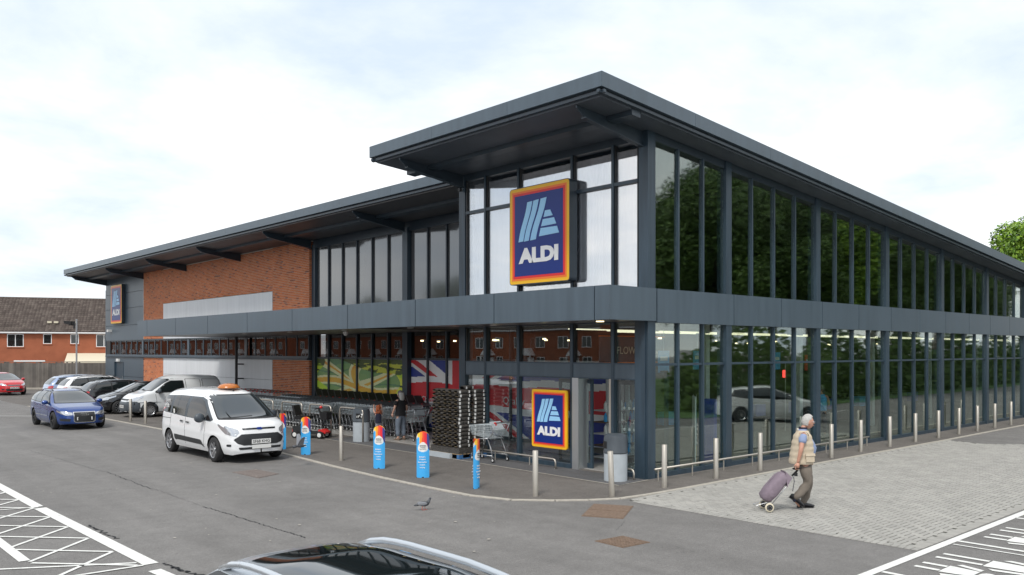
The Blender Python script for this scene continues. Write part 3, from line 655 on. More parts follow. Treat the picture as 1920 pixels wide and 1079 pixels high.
# --- bricks: real bricks over mortar
brick_regions = [(20.72, 24.11, 0, 2.49, .0), (37.92, 41.2, 0, 2.49, 0), (20.72, 24.11, CT-.05, HZ_, 0), (24.11, 37.9, 5.65, HZ_, 0), (37.9, 41.18, CT-.1, HZ_, 0), (37.92, 41.18, 3.61, CT-.12, 0), (20.72, 24.11, 3.61, CT-.1, 0)]
BW, BH = .225, .075; allb = []
for (y0, y1, z0, z1, _) in brick_regions:
    part('mortar_bed', MB().box(MW+.012, y0, z0, MW+.12, y1, z1), 'mortar')
    rows = int((z1-z0)/BH)
    for r in range(rows):
        zz = z0+r*BH; y = y0-(BW/2 if r % 2 else 0)
        while y < y1-.02:
            a = max(y, y0)+.005; c = min(y+BW, y1)-.005
            if c-a > .03: allb.append((a+.003, c-.003, zz+.008, zz+BH-.008))
            y += BW
bm_full = mesh_of('brick', MB().box(0, 0, 0, .05, BW-.016, BH-.016), 'brick')
def bvis(q): 
    d = math.hypot(MW+14.9, q[0]+11.8); return d+(40 if CH-.3 < q[2] < CT+.5 else 0)
allb.sort(key=bvis); nb = 0; restb = MB()
for q in allb:
    xx = MW+random.uniform(-.004, .003)
    if nb < 300 and q[1]-q[0] > .2: link('brick', bm_full, shop, (xx, q[0], q[2])); nb += 1
    else: restb.box(xx, q[0], q[2], xx+.05, q[1], q[3])
obj('brickwork', restb, 'brick', shop, kind='stuff')
# brick return facing the camera side
rt = MB()
for (z0, z1) in ((0, 2.49), (CT, HZ_)):
    part('mortar_bed', MB().box(MW+.01, 20.70, z0, WX+.1, 20.718, z1), 'mortar')
    for r in range(int((z1-z0)/BH)): rt.box(MW+.004, 20.69, z0+r*BH+.005, MW+.22, 20.71, z0+(r+1)*BH-.005)
obj('brick_return', rt, 'brick', shop, kind='stuff')
# --- hidden shell so the inside is closed
part('back_wall', MB().box(BX1, .2, 0, BX1+.2, 40, RZ(BX1)-.4), 'clad_dark')
part('shop_floor', MB().box(.2, .2, -.05, BX1, 20, .02), 'shopfloor')
part('inner_wall', MB().box(3.3, 12.0, 0, BX1, 12.2, 7), 'shopwall'); part('inner_wall', MB().box(MW+.4, 12.2, 0, MW+.5, 20, 4.3), 'shopwall')
part('ceiling', MB().box(4.6, .9, CT-.3, BX1, 12, CT-.2), 'shopceil'); part('ceiling', MB().box(.3, .3, 3.62, 4.6, 12, CT-.1), 'shopceil')
part('ceiling', MB().hexa([(4.6,.3,RZ(4.6)-.7),(BX1,.3,RZ(BX1)-.7),(BX1,12,RZ(BX1)-.7),(4.6,12,RZ(4.6)-.7),(4.6,.3,RZ(4.6)-.65),(BX1,.3,RZ(BX1)-.65),(BX1,12,RZ(BX1)-.65),(4.6,12,RZ(4.6)-.65)]), 'shopceil')
# white lining of the tower head behind the glass
part('blind', MB().grid([[(.30+.022*sin(i*1.1)+.012*sin(i*.37), .42+6.0*i/170, CT), (.30+.022*sin(i*1.1)+.012*sin(i*.37), .42+6.0*i/170, 7.6)] for i in range(171)]), 'innerwhite', smooth=True)
part('inner_lining', MB().box(.34, 3.3, CT, 3.4, 3.4, 6.3), 'clad_dark')
# inner light rails
for (y, z) in ((1.6, 3.35), (3.2, 3.45), (5.2, 3.5)):
    for i in range(9):
        if y < 4 or i > 0: part('light_rail', MB().box(.8+i*3.8, y, z, .8+i*3.8+3.3, y+.05, z+.03), 'lamp_cool')
random.seed(11)
for i in range(26): 
    x = random.uniform(.8, 3.0) if i < 12 else random.uniform(3, 30); y = random.uniform(1, 12)
    part('spot_lamp', MB().cyl((x, y, 3.2), (x, y, 3.24), .05, n=8), 'lamp_warm')
for x in (6.0, 11.5, 17, 22.5, 28): part('inner_column', MB().box(x, 2.6, 0, x+.2, 2.8, 3.9), 'whitepanel')
# ================================================================== BACKGROUND
def camw(lat, dep):      # lateral / forward metres from the viewpoint to building axes
    return Vector((-14.917+lat*.7390+dep*.6737, -11.827-lat*.6737+dep*.7390))
# --- terrace of brick houses behind the fence
pA = camw((-40-960)/1568*90.6, 90.6); pB = camw((330-960)/1568*97.0, 97.0); dirh = (pB-pA).normalized(); hang = atan2(dirh.y, dirh.x)
def house(label, loc, rot, L, eaves=5.0, ridge=8.95, depth=8.5, wins=(), tiles=True, doors=()):
    t = thing('brick_house', label, 'house', (loc[0], loc[1], 0), rot)
    b = MB().box(0, 0, 0, L, depth, eaves)
    b.prism([(0, eaves), (depth, eaves), (depth/2, ridge-.1)], 0, .2, ax='x').prism([(0, eaves), (depth, eaves), (depth/2, ridge-.1)], L-.2, L, ax='x')
    obj('wall', b, 'housebrick', t)
    rf = obj('roof', MB().hexa([(-.2,-.3,eaves-.08),(L+.2,-.3,eaves-.08),(L+.2,depth/2,ridge-.12),(-.2,depth/2,ridge-.12),(-.2,-.3,eaves+.02),(L+.2,-.3,eaves+.02),(L+.2,depth/2,ridge),(-.2,depth/2,ridge)]).hexa([(-.2,depth/2,ridge-.12),(L+.2,depth/2,ridge-.12),(L+.2,depth+.3,eaves-.08),(-.2,depth+.3,eaves-.08),(-.2,depth/2,ridge),(L+.2,depth/2,ridge),(L+.2,depth+.3,eaves+.02),(-.2,depth+.3,eaves+.02)]), 'rooftile', t)
    if tiles:
        tb = MB(); rows = 17; dyr = (depth/2+.3)/rows; dzr = (ridge-eaves)/rows; n = int((L+.4)/.33)
        for r in range(rows):
            for i in range(n):
                x = -.2+i*.33; y0 = -.3+r*dyr; z0 = eaves+.02+r*dzr
                tb.add([(x,y0,z0+.02),(x+.2,y0,z0+.09),(x+.31,y0,z0+.03),(x,y0+dyr,z0+dzr),(x+.2,y0+dyr,z0+dzr+.05),(x+.31,y0+dyr,z0+dzr)], [(0,1,4,3),(1,2,5,4)])
        obj('roof_tiles', tb, 'rooftile', rf, kind='stuff')
    obj('ridge', MB().cyl((-.2,depth/2,ridge), (L+.2,depth/2,ridge), .09, n=8), 'rooftile', rf)
    obj('gutter', MB().box(-.2, -.42, eaves-.16, L+.2, -.26, eaves-.04).box(-.2, -.27, eaves-.22, L+.2, -.02, eaves-.02), 'upvc', t)
    for (x, z, w, h) in wins:
        f = obj('window', MB().box(x, -.03, z, x+w, .02, z+.07).box(x, -.03, z+h-.07, x+w, .02, z+h).box(x, -.03, z+.07, x+.07, .02, z+h-.07).box(x+w-.07, -.03, z+.07, x+w, .02, z+h-.07), 'upvc', t)
        if w > 1.1: obj('mullion', MB().box(x+w/2-.04, -.03, z+.07, x+w/2+.04, .02, z+h-.07), 'upvc', f)
        obj('glazing', MB().box(x+.06, -.012, z+.06, x+w-.06, -.004, z+h-.06), 'carglass', f)
        obj('sill', MB().box(x-.05, -.08, z-.09, x+w+.05, -.0, z-.003), 'housebrick', f)
    for (x, w) in doors:
        d = obj('door', MB().box(x, -.05, 0, x+w, .0, 2.1), 'upvc', t)
        obj('porch', MB().prism([(x-.35, 2.35), (x+w+.35, 2.35), (x+w/2, 3.2)], -1.0, -.0, ax='y').box(x-.3, -.95, 0, x-.2, -.85, 2.35).box(x+w+.2, -.95, 0, x+w+.3, -.85, 2.35), 'upvc', t)
    return t
h1 = house('long red brick house with brown tiled roof behind the wooden fence', pA, hang, (pB-pA).length,
      wins=[(2.7, 3.32, 1.6, 1.42), (6.2, 3.66, .85, 1.08), (8.9, 3.66, .85, 1.08), (11.5, 3.32, 1.6, 1.42), (16.5, 3.32, 1.6, 1.42)])
LH = (pB-pA).length
obj('lean_to_roof', MB().add([(8.7,-2.3,1.75),(17,-2.3,1.75),(17,-.02,2.62),(8.6,-.02,2.62)], [(0,1,2,3)]).box(8.7, -2.36, 1.55, 17, -2.25, 1.75), 'render_cream', h1)
obj('lintel', MB().box(3.35, -.03, 1.85, 6.4, -.0, 2.05), 'housebrick', h1); obj('window_head', MB().box(3.35, -.05, 1.70, 6.4, -.0, 1.84), 'upvc', h1)
for u in (6.5, 7.15, 8.4, 9.0): obj('roof_vent', MB().box(u, .55, 5.98, u+.42, .85, 6.2), 'render_cream', h1)
# --- close boarded fence
fA = camw((-60-960)/1568*62.6, 62.6); fB = camw((222-960)/1568*63.2, 63.2); fd = (fB-fA); fl = fd.length; fr = atan2(fd.y, fd.x)
fence = thing('wooden_fence', 'grey weathered close-boarded wooden fence along the far side of the car park', 'fence', (fA.x, fA.y, 0), fr)
bmesh_ = [mesh_of('board', MB().box(0, 0, .12, .125, .022, h), 'fenceboard') for h in (1.96, 2.0, 2.04, 1.98)]
for i in range(int(fl/.13)): link('board', random.choice(bmesh_), fence, (i*.13, random.uniform(-.006, .006), 0))
for i in range(int(fl/2.6)+1): obj('post', MB().box(i*2.6, .03, 0, i*2.6+.1, .13, 2.06), 'fenceboard', fence)
obj('gravel_board', MB().box(0, -.01, 0, fl, .03, .13), 'kerb', fence); obj('capping', MB().box(0, -.02, 2.045, fl, .05, 2.08), 'fenceboard', fence)
strip('kerb', [tuple(fA+Vector((-.3, -.4))), tuple(fB+Vector((-.3, -.4)))], .25, .02, 'kerb', kind='structure')
# --- lamp column
lp = camw((143.5-960)/1568*57, 57)
t = thing('lamp_post', 'slim galvanised lamp post with a dark floodlight in front of the tiled roof', 'lamp post', (lp.x, lp.y, 0), radians(-42))
obj('pole', MB().cyl((0,0,0), (0,0,1.3), .085).cyl((0,0,1.3), (0,0,5.05), .055), 'galv', t)
obj('bracket', MB().box(-.5, -.03, 4.62, 0, .03, 4.68).box(-.2, -.04, 4.4, -.1, .04, 4.9), 'black', t)
obj('floodlight', MB().hexa([(-.75,-.2,4.74),(-.3,-.2,4.66),(-.3,.2,4.66),(-.75,.2,4.74),(-.78,-.2,4.94),(-.25,-.2,4.9),(-.25,.2,4.9),(-.78,.2,4.94)]), 'black', t)
# --- trees
def crown_mesh(seed, rx, ry, rz, n, m='leaf', ls=.16):
    random.seed(seed); b = MB(); blobs = []
    for i in range(26):
        th = random.uniform(0, 2*pi); ph = math.acos(random.uniform(-.75, 1)); q = random.uniform(.45, .82)
        blobs.append((rx*q*sin(ph)*cos(th), ry*q*sin(ph)*sin(th), rz*q*cos(ph), random.uniform(.24, .42)*rx))
    for i in range(n):
        bl_ = random.choice(blobs); v = Vector((random.gauss(0, 1), random.gauss(0, 1), random.gauss(0, 1))).normalized(); r = bl_[3]*random.uniform(.6, 1.08)
        p = Vector(bl_[:3])+v*r
        nrm = (v*.6+Vector((random.gauss(0, .5), random.gauss(0, .5), random.gauss(.4, .5)))).normalized()
        x = nrm.orthogonal().normalized(); a = random.uniform(0, 2*pi); x = (x*cos(a)+nrm.cross(x)*sin(a)); y = nrm.cross(x); s = ls*random.uniform(.6, 1.35)
        b.add([p-x*s, p-y*s*.55, p+x*s, p+y*s*.55], [(0, 1, 2, 3)])
    return mesh_of('crown', b, m)
CM = [crown_mesh(1, 4.6, 4.4, 4.4, 46000, ls=.11), crown_mesh(2, 4.2, 4.6, 5.0, 46000, 'leaf_dark', ls=.11), crown_mesh(3, 4.5, 4.5, 4.6, 46000, 'leaf_dark', ls=.11)]
def trunk_mb(h, r):
    b = MB(); b.tube([(0,0,-.1), (.05,.02,h*.35), (-.05,.08,h*.7), (.1,0,h)], [r*1.25, r, r*.8, r*.45], n=10)
    for i in range(6):
        a = i*1.05; z = h*(.5+.07*i); b.tube([(0,0,z), (cos(a)*1.1, sin(a)*1.1, z+1.3), (cos(a)*2.4, sin(a)*2.4, z+2.6)], [r*.45, r*.3, r*.1], n=6)
    return b
TM_ = mesh_of('trunk', trunk_mb(7, .28), 'bark', smooth=True)
def tree(x, y, s, k, label, zc=None, group=None):
    t = thing('broadleaf_tree', label, 'tree', (x, y, 0), random.uniform(0, 6)); t.scale = (s, s, s)
    if group: t['group'] = group
    link('trunk', TM_, t); link('crown', CM[k], t, (0, 0, 8.0)); return t
q = camw(43.6, 64); tree(q.x, q.y, 1.34, 0, 'bright green leafy tree rising behind the right end of the roof')
q = camw(52, 70); tree(q.x, q.y, 1.1, 1, 'second leafy tree further right behind the roof end')
# trees across the car park, mirrored in the long glass front
random.seed(21)
tp = [(86,-24,1.3,1),(76,-20,1.2,2),(30,-18.5,1.15,1),(34,-16.5,1.05,2),(41,-18,1.2,0),(48,-16,1.1,2),(56,-18,1.25,1),(66,-19,1.2,2),(37,-24,1.3,2),(45,-25,1.35,2)]
for i, (x, y, s, k) in enumerate(tp): tree(x, y, s, k, 'tall leafy tree across the car park, reflected in the long glazed side', group='trees reflected in the glazed side')
sheet('grass_bank', [(14,-9.2),(90,-12.0),(90,-40),(10,-40)], .02, 'grass')
hb = MB(); random.seed(4)
for i in range(22000):
    x = random.uniform(17, 90); y = -11.5+random.uniform(-1.0, 1.0)-.04*(x-14); z = random.uniform(0, 4.2+1.2*sin(x*.6)+.6*sin(x*1.7))*(1-abs(y+11.5+.04*(x-14))*.4); a = random.uniform(0, 6.3); s = random.uniform(.1, .22)
    hb.add([(x-s*cos(a), y-s*sin(a), z), (x, y+.02, z-s*.6), (x+s*cos(a), y+s*sin(a), z+.05), (x, y-.05, z+s*.6)], [(0, 1, 2, 3)])
t = obj('hedge', hb, 'leaf_dark'); t['label'] = 'clipped dark green hedge on the grass bank across the car park'; t['category'] = 'hedge'
# houses across the road, mirrored in the entrance glass
for i, (y, L) in enumerate(((-6, 22), (19, 26), (48, 30), (82, 44), (130, 60), (194, 70))):
    wn = []; 
    for k in range(int(L/3.6)): wn += [(1+k*3.6, 3.2, 1.5, 1.3), (1+k*3.6, .9, 1.3, 1.3)]
    house(['red brick house row with white porches, nearest the entrance in the glass reflection', 'middle row of brick houses mirrored in the entrance glass', 'long brick row mirrored left of the entrance glass', 'brick row mirrored in the strip windows', 'long brick row far down the road', 'farthest brick row down the road'][i], (-52, y), radians(90), L, eaves=5.4, ridge=8.8, wins=wn, tiles=False, doors=[(2.8+k*7.2, 1.0) for k in range(int(L/7.2))])
for o in [o for o in COL.objects if o.name.startswith('brick_house') and o.location.x < -50]: o.rotation_euler.z = radians(90); o.location.x = -52
random.seed(8)
for i, (x, y, s, k) in enumerate([(-60, 90, 1.15, 1), (-62, 118, 1.0, 2), (-66, 180, 1.4, 2)]): tree(x, y, s, k, 'leafy tree among the brick houses across the road, seen in reflections', group='trees among the houses across the road')

# ================================================================== SIGNS
def logo_sign(label, loc, rot, w, h, depth, cat='sign', rim='clad_dark'):
    t = thing('shop_sign', label, cat, loc, rot)
    def rr(x0, z0, x1, z1, r, n=5):
        P = []
        for (cx, cz, a0) in ((x1-r, z0+r, -90), (x1-r, z1-r, 0), (x0+r, z1-r, 90), (x0+r, z0+r, 180)):
            for i in range(n+1): a = radians(a0+90*i/n); P.append((cx+r*cos(a), cz+r*sin(a)))
        return P
    W2 = w/2; k = w/2.17
    obj('cabinet', MB().prism(rr(-W2, 0, W2, h, .09*k), 0, depth, ax='y'), rim, t)
    e = .02*k; q = [(e, 'signyellow', .004), (.10*k, 'signorange', .008), (.155*k, 'signred', .012), (.215*k, 'signblue', .016)]
    for off, m, d in q:
        obj('border' if off < .2*k else 'panel', MB().prism(rr(-W2+off, off, W2-off, h-off, .07*k if off < .05 else .004), -d, -d+.004 if d > .005 else 0, ax='y'), m, t)
    o = q[-1][0]; bw = w-2*o; bh = h-2*o; X = lambda u: -bw/2+u*bw; Z = lambda v: o+v*bh
    D = -.024
    def bar(poly): obj('emblem_bar', MB().prism([(X(u), Z(v)) for u, v in poly], D, -.016, ax='y'), 'logoblue', t)
    def stripe(b0, b1, t0, t1, vb, vt):
        L = []; R = []
        for i in range(9):
            s = i/8; ss = s+.10*sin(2*pi*s)*-1*.55
            L.append((b0+(t0-b0)*ss, vb+(vt-vb)*s)); R.append((b1+(t1-b1)*ss, vb+(vt-vb)*s+.006))
        bar(L[::-1]+R)
    stripe(.086, .19, .275, .38, .425, .905); stripe(.205, .305, .405, .515, .425, .912); stripe(.335, .455, .555, .675, .43, .92)
    bar([(.615, .69), (.80, .695), (.75, .768), (.645, .768)]); bar([(.565, .582), (.87, .59), (.825, .668), (.60, .665)]); bar([(.52, .465), (.925, .478), (.885, .56), (.555, .562)])
    text('lettering', 'ALDI', .3, 'white', t, (0, D+.004, Z(.155)), bold=.018, ext=.004, fit=.82*bw, fith=.19*bh)
    return t
logo_sign('large square illuminated shop sign reading ALDI on the upper tower glass', (-.22, 3.30, 4.60), -pi/2, 2.17, 2.50, .26)
logo_sign('small square ALDI sign fixed low on the entrance glass, behind the bollards', (-.10, 3.05, .46), -pi/2, 1.24, 1.46, .05, rim='signyellow')
logo_sign('distant ALDI sign on the grey cladding at the far left end', (MW-.22, 45.65, 4.66), -pi/2, 2.17, 2.52, .2)

# ================================================================== WINDOW POSTERS
def mixc(a, b, t): return tuple(x*(1-t)+y*t for x, y in zip(a, b))
def fbm(x, y, s=1.): return noise.fractal(Vector((x*s, y*s, 3.1)), 1, 2, 4)
def jack(x, y):
    """union flag in centred coordinates, half width 1, half height .6"""
    ax, ay = abs(x), abs(y)
    if ax < .07 or ay < .07: return 2
    if ax < .13 or ay < .13: return 1
    d = (y*.5/.6*1.2-x*.6)/1.17 if (x > 0) == (y > 0) else (y+x*.6)/1.17
    dd = abs(y)-.6*abs(x)
    if -.05 < (dd if (x*y > 0) else -dd) < .012: return 2
    if abs(dd) < .12: return 1
    return 0
def land(u, v): return tuple(min(.9, q*2.0) for q in land_(u, v))
def land_(u, v):      # u left to right as seen, v up
    n = fbm(u*6, v*6); hill = .86+.10*sin(u*5+.5)+.05*n
    fld = (.42, .50, .04) if n > .0 else (.30, .42, .03)
    if v < .33+.03*sin(u*9): c = (.33, .47, .03)
    elif v < hill: c = fld
    else: c = (.34, .36, .04) if fbm(u*9, v*14) > -.1 else (.05, .075, .02)
    for k_, y0 in enumerate((.22, .36, .58, .80, .93)):
        yy = y0+.05*sin(u*(5+k_)+k_)+(.10*u if k_ > 2 else -.03*u)
        if abs(v-yy) < .012+.008*n: c = (.035, .05, .015)
    if v > .93+.06*n or (u < .16 and .32 < v < .50 and n > -.1): c = (.05, .07, .02)
    wx = (u-.50)/.43; wy = (v-.55-.05*sin(u*7))/.62+.10*wx
    wx2 = wx+.12*sin(wy*5)
    if abs(wx2) < 1+.15*sin(v*12) and abs(wy) < .55-.08*wx2:
        j = jack(wx2*.95, wy*1.05)
        c = mixc(c, ((.10, .20, .10), (.62, .60, .30), (.58, .24, .03))[j], .85)
    for px_, r in ((.415, .045), (.505, .045)):
        if (u-px_)**2/(r*r)+(v-.16)**2/.012 < 1 and v < .24: c = (.42, .46, .50) if v > .08 else (.03, .04, .06)
        if (u-px_)**2/.0003+(v-.285)**2/.0016 < 1: c = (.30, .22, .16) if px_ < .45 else (.05, .045, .04)
    return c
# poster on the glass: u runs with falling Y
def poster(name, label, y_hi, y_lo, z0, z1, x, fn, nu, nv):
    P = [[(0, -(y_hi-y_lo)*i/nu, z0+(z1-z0)*j/nv) for j in range(nv+1)] for i in range(nu+1)]
    o = color_mesh(name, P, fn, 'poster', None, (x, y_hi, 0)); o['label'] = label; o['category'] = 'poster'; return o
poster('window_poster', 'green fields window poster with a flag laid over the hills and two people', 20.40, 13.86, .14, 2.555, WX+.012, land, 230, 110)
def flagp(u, v):
    # seen part of a waving union flag, 9 m wide
    x = u*9.49; z = .14+v*2.41+.03*sin(x*2.1+v*3); y = v
    c0 = (.62, .03, .04); wht = (.80, .79, .80); blu = (.03, .05, .28)
    X = x-2.8; Z = z-1.41
    if abs(Z) < .34 or abs(X) < .36: c = c0
    elif abs(Z) < .54 or abs(X) < .60: c = wht
    else:
        d = Z+.45*X if X*Z < 0 else Z-.45*X
        e_ = d if Z > 0 else -d
        c = c0 if -.20 < e_ < .0 else wht if -.33 < e_ < .36 else blu
    return tuple(min(.95, k*1.2) for k in mixc(c, tuple(q*.85 for q in c), .5+.5*sin(x*3.3+v*6)))
pf = poster('window_poster', 'red white and blue flag window poster beside the stacked sacks', 13.49, 4.0, .14, 2.555, WX+.012, flagp, 300, 90)
text('lettering', 'Champions of British', .30, 'white', pf, (-.008, -.62-1.3, 1.05), rot=(pi/2, 0, -pi/2), ext=.001)
text('lettering', 'Quality', .34, 'white', pf, (-.008, -5.6, 1.18), rot=(pi/2, 0, -pi/2), ext=.001)
part('poster_board', MB().box(WX+.02, 3.9, .12, WX+.05, 10.6, 2.6), 'whitepanel'); part('poster_board', MB().box(WX+.02, 3.9, 0, WX+.05, 4.0, .12), 'galv')

# ================================================================== STREET FURNITURE
def bollard_meshes():
    b = MB().lathe([(0, .91), (.052, .91), (.0565, .905), (.0565, 0)], n=18); me = mesh_of('post', b, 'steel'); 
    b2 = MB().lathe([(.12, .0), (.12, .006), (.058, .010)], n=18); return me, mesh_of('base_ring', b2, 'rust')
bpm, brm = bollard_meshes()
def bollard(x, y, label, tilt=(0, 0)):
    t = thing('bollard', label, 'bollard', (x, y, .004), 0, 'steel bollards round the shop front')
    o = link('post', bpm, t); o.rotation_euler = (tilt[0], tilt[1], 0)
    for p in o.data.polygons: p.use_smooth = abs(p.normal.z) < .5
    if False: link('base_ring', brm, t)
    t['label'] = label
bollard(-3.35, .17, 'round steel bollard standing in front of the small low shop sign')
bollard(-2.27, -.90, 'steel bollard leaning to the left, in front of the doorway bin', (radians(0), radians(-3.4)))
bl_lab = {-.61: 'steel bollard nearest the corner post of the tower', 1.29: 'second steel bollard right of the corner post', 3.15: 'steel bollard just left of the walking man', 4.95: 'steel bollard hidden behind the walking man',
 6.73: 'first steel bollard right of the walking man', 8.62: 'second steel bollard right of the walking man', 10.53: 'steel bollard at the end of the low rail', 12.4: 'steel bollard by the far corner of the pavers', 14.25: 'steel bollard just past the paved area',
 16.05: 'second steel bollard past the paved area', 17.8: 'third steel bollard past the paved area', 19.6: 'fourth steel bollard past the paved area', 21.4: 'last steel bollard before the right edge of the picture'}
for x, l in bl_lab.items(): bollard(x, -.92 if x < 8 else -.85, l)
bollard(-3.38, 7.52, 'single steel bollard between the two blue totems, left of the round bin'); bollard(-3.31, 22.5, 'steel bollard in front of the van wheel'); bollard(-3.33, 24.2, 'steel bollard in front of the van grille')

# low rails
def rail(label, p0, p1, z, posts, ends='bend', r=.022):
    a = Vector((*p0, 0)); c = Vector((*p1, 0)); d = (c-a).normalized()
    t = thing('low_rail', label, 'rail', (a.x, a.y, .004)); c = c-a
    pts = [(0, 0, 0), (0, 0, z-.08)]+[tuple(d*.08*(1-cos(q))+Vector((0, 0, z-.08+.08*sin(q)))) for q in (pi/4, pi/2)]+[tuple(c-d*.08*(1-cos(q))+Vector((0, 0, z-.08+.08*sin(q)))) for q in (pi/2, pi/4)]+[tuple(c+Vector((0, 0, z-.08))), tuple(c)] if ends == 'bend' else [tuple(-d*.12+Vector((0, 0, z))), tuple(c+d*.12+Vector((0, 0, z)))]
    obj('rail', MB().tube(pts, r, n=10), 'steel', t, smooth=True)
    for s in posts: p = c*s; obj('post', MB().cyl((p.x, p.y, 0), (p.x, p.y, z-.01), .016, n=10), 'steel', t)
    return t
rail('low steel rail along the glass, left of the entrance doors', (-.32, 5.9), (-.32, 2.60), .235, [.32, .72])
rail('short low steel rail behind the doorway bin', (-.30, .95), (-.30, .16), .235, [])
rail('long low steel rail along the foot of the right glass front', (-.02, -.30), (10.2, -.30), .27, [i/8 for i in range(9)], ends='flat', r=.024)
# bins
def bin_(label, loc, rot, rub=False, s=1.):
    t = thing('litter_bin', label, 'bin', loc, rot); t.scale = (s, s, s)
    obj('body', MB().lathe([(0, .02), (.255, .02), (.265, 0), (.265, .10), (.268, .62), (.0, .62)], n=36), 'bin_light', t, smooth='auto'); sharp(t.children[0], 35)
    b = MB().lathe([(.0, .635), (.282, .635), (.282, .655), (.275, .67), (.27, .95), (.255, 1.02), (.20, 1.055), (0, 1.06)], n=36)
    o = obj('hood', b, 'bin_dark', t); sharp(o, 35)
    obj('collar', MB().lathe([(.262, .60), (.262, .64)], n=36), 'black', t)
    for a in (0, pi):
        P = []
        for i in range(9):
            an = a-.42+.84*i/8; P.append([(.281*cos(an), .281*sin(an), z) for z in (.74, .76, .88, .90)])
        obj('opening', MB().grid(P), 'black', t)
    return t
bn = bin_('round grey litter bin with rubbish in its opening, left of the little girl', (-.45, 11.20, .009), radians(225))
rbm = MB(); random.seed(2)
for i in range(7):
    c = Vector((.285, random.uniform(-.09, .09), .78+random.uniform(0, .08))); rbm.add([c+Vector((random.uniform(0, .04), random.uniform(-.05, .05), random.uniform(-.05, .05))) for _ in range(5)], [(0, 1, 2, 3, 4), (0, 2, 4)])
t = obj('litter', rbm, 'whiteplastic', None, (-.45, 11.20, .009), radians(225)); t['label'] = 'crumpled white paper sticking out of the left litter bin'; t['category'] = 'rubbish'
bin_('round litter bin with pale grey body and dark hood beside the entrance doors', (-.62, .42, .009), radians(150), s=.98)
# totems
fan = [(.95, .62, .06), (.95, .32, .04), (.85, .08, .04), (.80, .03, .05), (.05, .06, .25)]
def totem(label, loc, rot):
    t = thing('advert_totem', label, 'totem', (loc[0], loc[1], .004), rot); H_ = 1.05; w = .145
    def face(side):
        def fn(u, v):
            if side < 0: u = 1-u
            x = (u-.5)*2*w; z = v*H_; cx, cz = 0.0, .70
            if (x-cx)**2+(z-cz)**2 < .112**2: return (.80, .80, .78)
            if z > .70:
                a = atan2(z-.35, x+.02); k_ = (a-.95)/(2.15-.95)
                if x < -.075 and z < .98-.6*(x+.145): return (.06, .42, .85)
                k_ = (x+.125)/.27; 
                if k_ < 0: return (.80, .80, .78)
                return fan[min(4, int(k_*5+(z-.9)*.6*(1 if x > 0 else -1)))] if 0 <= k_ <= 1 else (.06, .42, .85)
            return (.06, .42, .85)
        nu, nv = 26, 84; P = []
        for i in range(nu+1):
            s = -1+2*i/nu; x = s*w; y = -side*(.052*(1-s*s)); top = H_-.075*s*s-(.0 if abs(s) < .9 else .03); P.append([(x, y, top*j/nv) for j in range(nv+1)])
        o = color_mesh('printed_face', P, fn, 'poster_totem', t)
        for p in o.data.polygons: p.use_smooth = True
        return o
    face(1); face(-1)
    obj('foot', MB().prism([(-.15, 0), (0, -.06), (.15, 0), (0, .06)], -.0, .02), 'black', t)
    for s, r in ((1, 0), (-1, pi)):
        text('lettering', 'WHICH?', .05, 'inkdark', t, (0, -s*.056, .715), rot=(pi/2, 0, r), ext=.001, bold=.001, fit=.15)
        for i, (tx, f_) in enumerate((('Cheapest', .12), ('Supermarket', .15))): text('lettering', tx, .03, 'inkdark', t, (0, -s*.055, .675-.035*i), rot=(pi/2, 0, r), ext=.001, fit=f_)
        for i, (tx, f_) in enumerate((("Britain's", .14), ('Cheapest', .15), ('Supermarket', .20), ('2 years', .12), ('running', .12))):
            text('lettering', tx, .04, 'white', t, (-.01, -s*.053, .46-.062*i), rot=(pi/2, 0, r), ext=.002, bold=.001, fit=f_)
    return t
yaw = lambda x, y: atan2(y+11.8, x+14.9)+pi/2+pi      # turned to face the viewpoint
totem('blue advert totem half hidden behind the front of the white taxi', (-3.3, 10.95), -1.35)
totem('blue advert totem with the pigeon flying across it', (-3.46, 9.28), -.95); totem('blue advert totem directly in front of the little girl', (-3.47, 5.58), -.85)
totem('blue advert totem in front of the stack of black sacks', (-3.55, 3.66), -.70); totem('blue advert totem seen edge-on in front of the lone trolley', (-3.60, 1.70), .42)

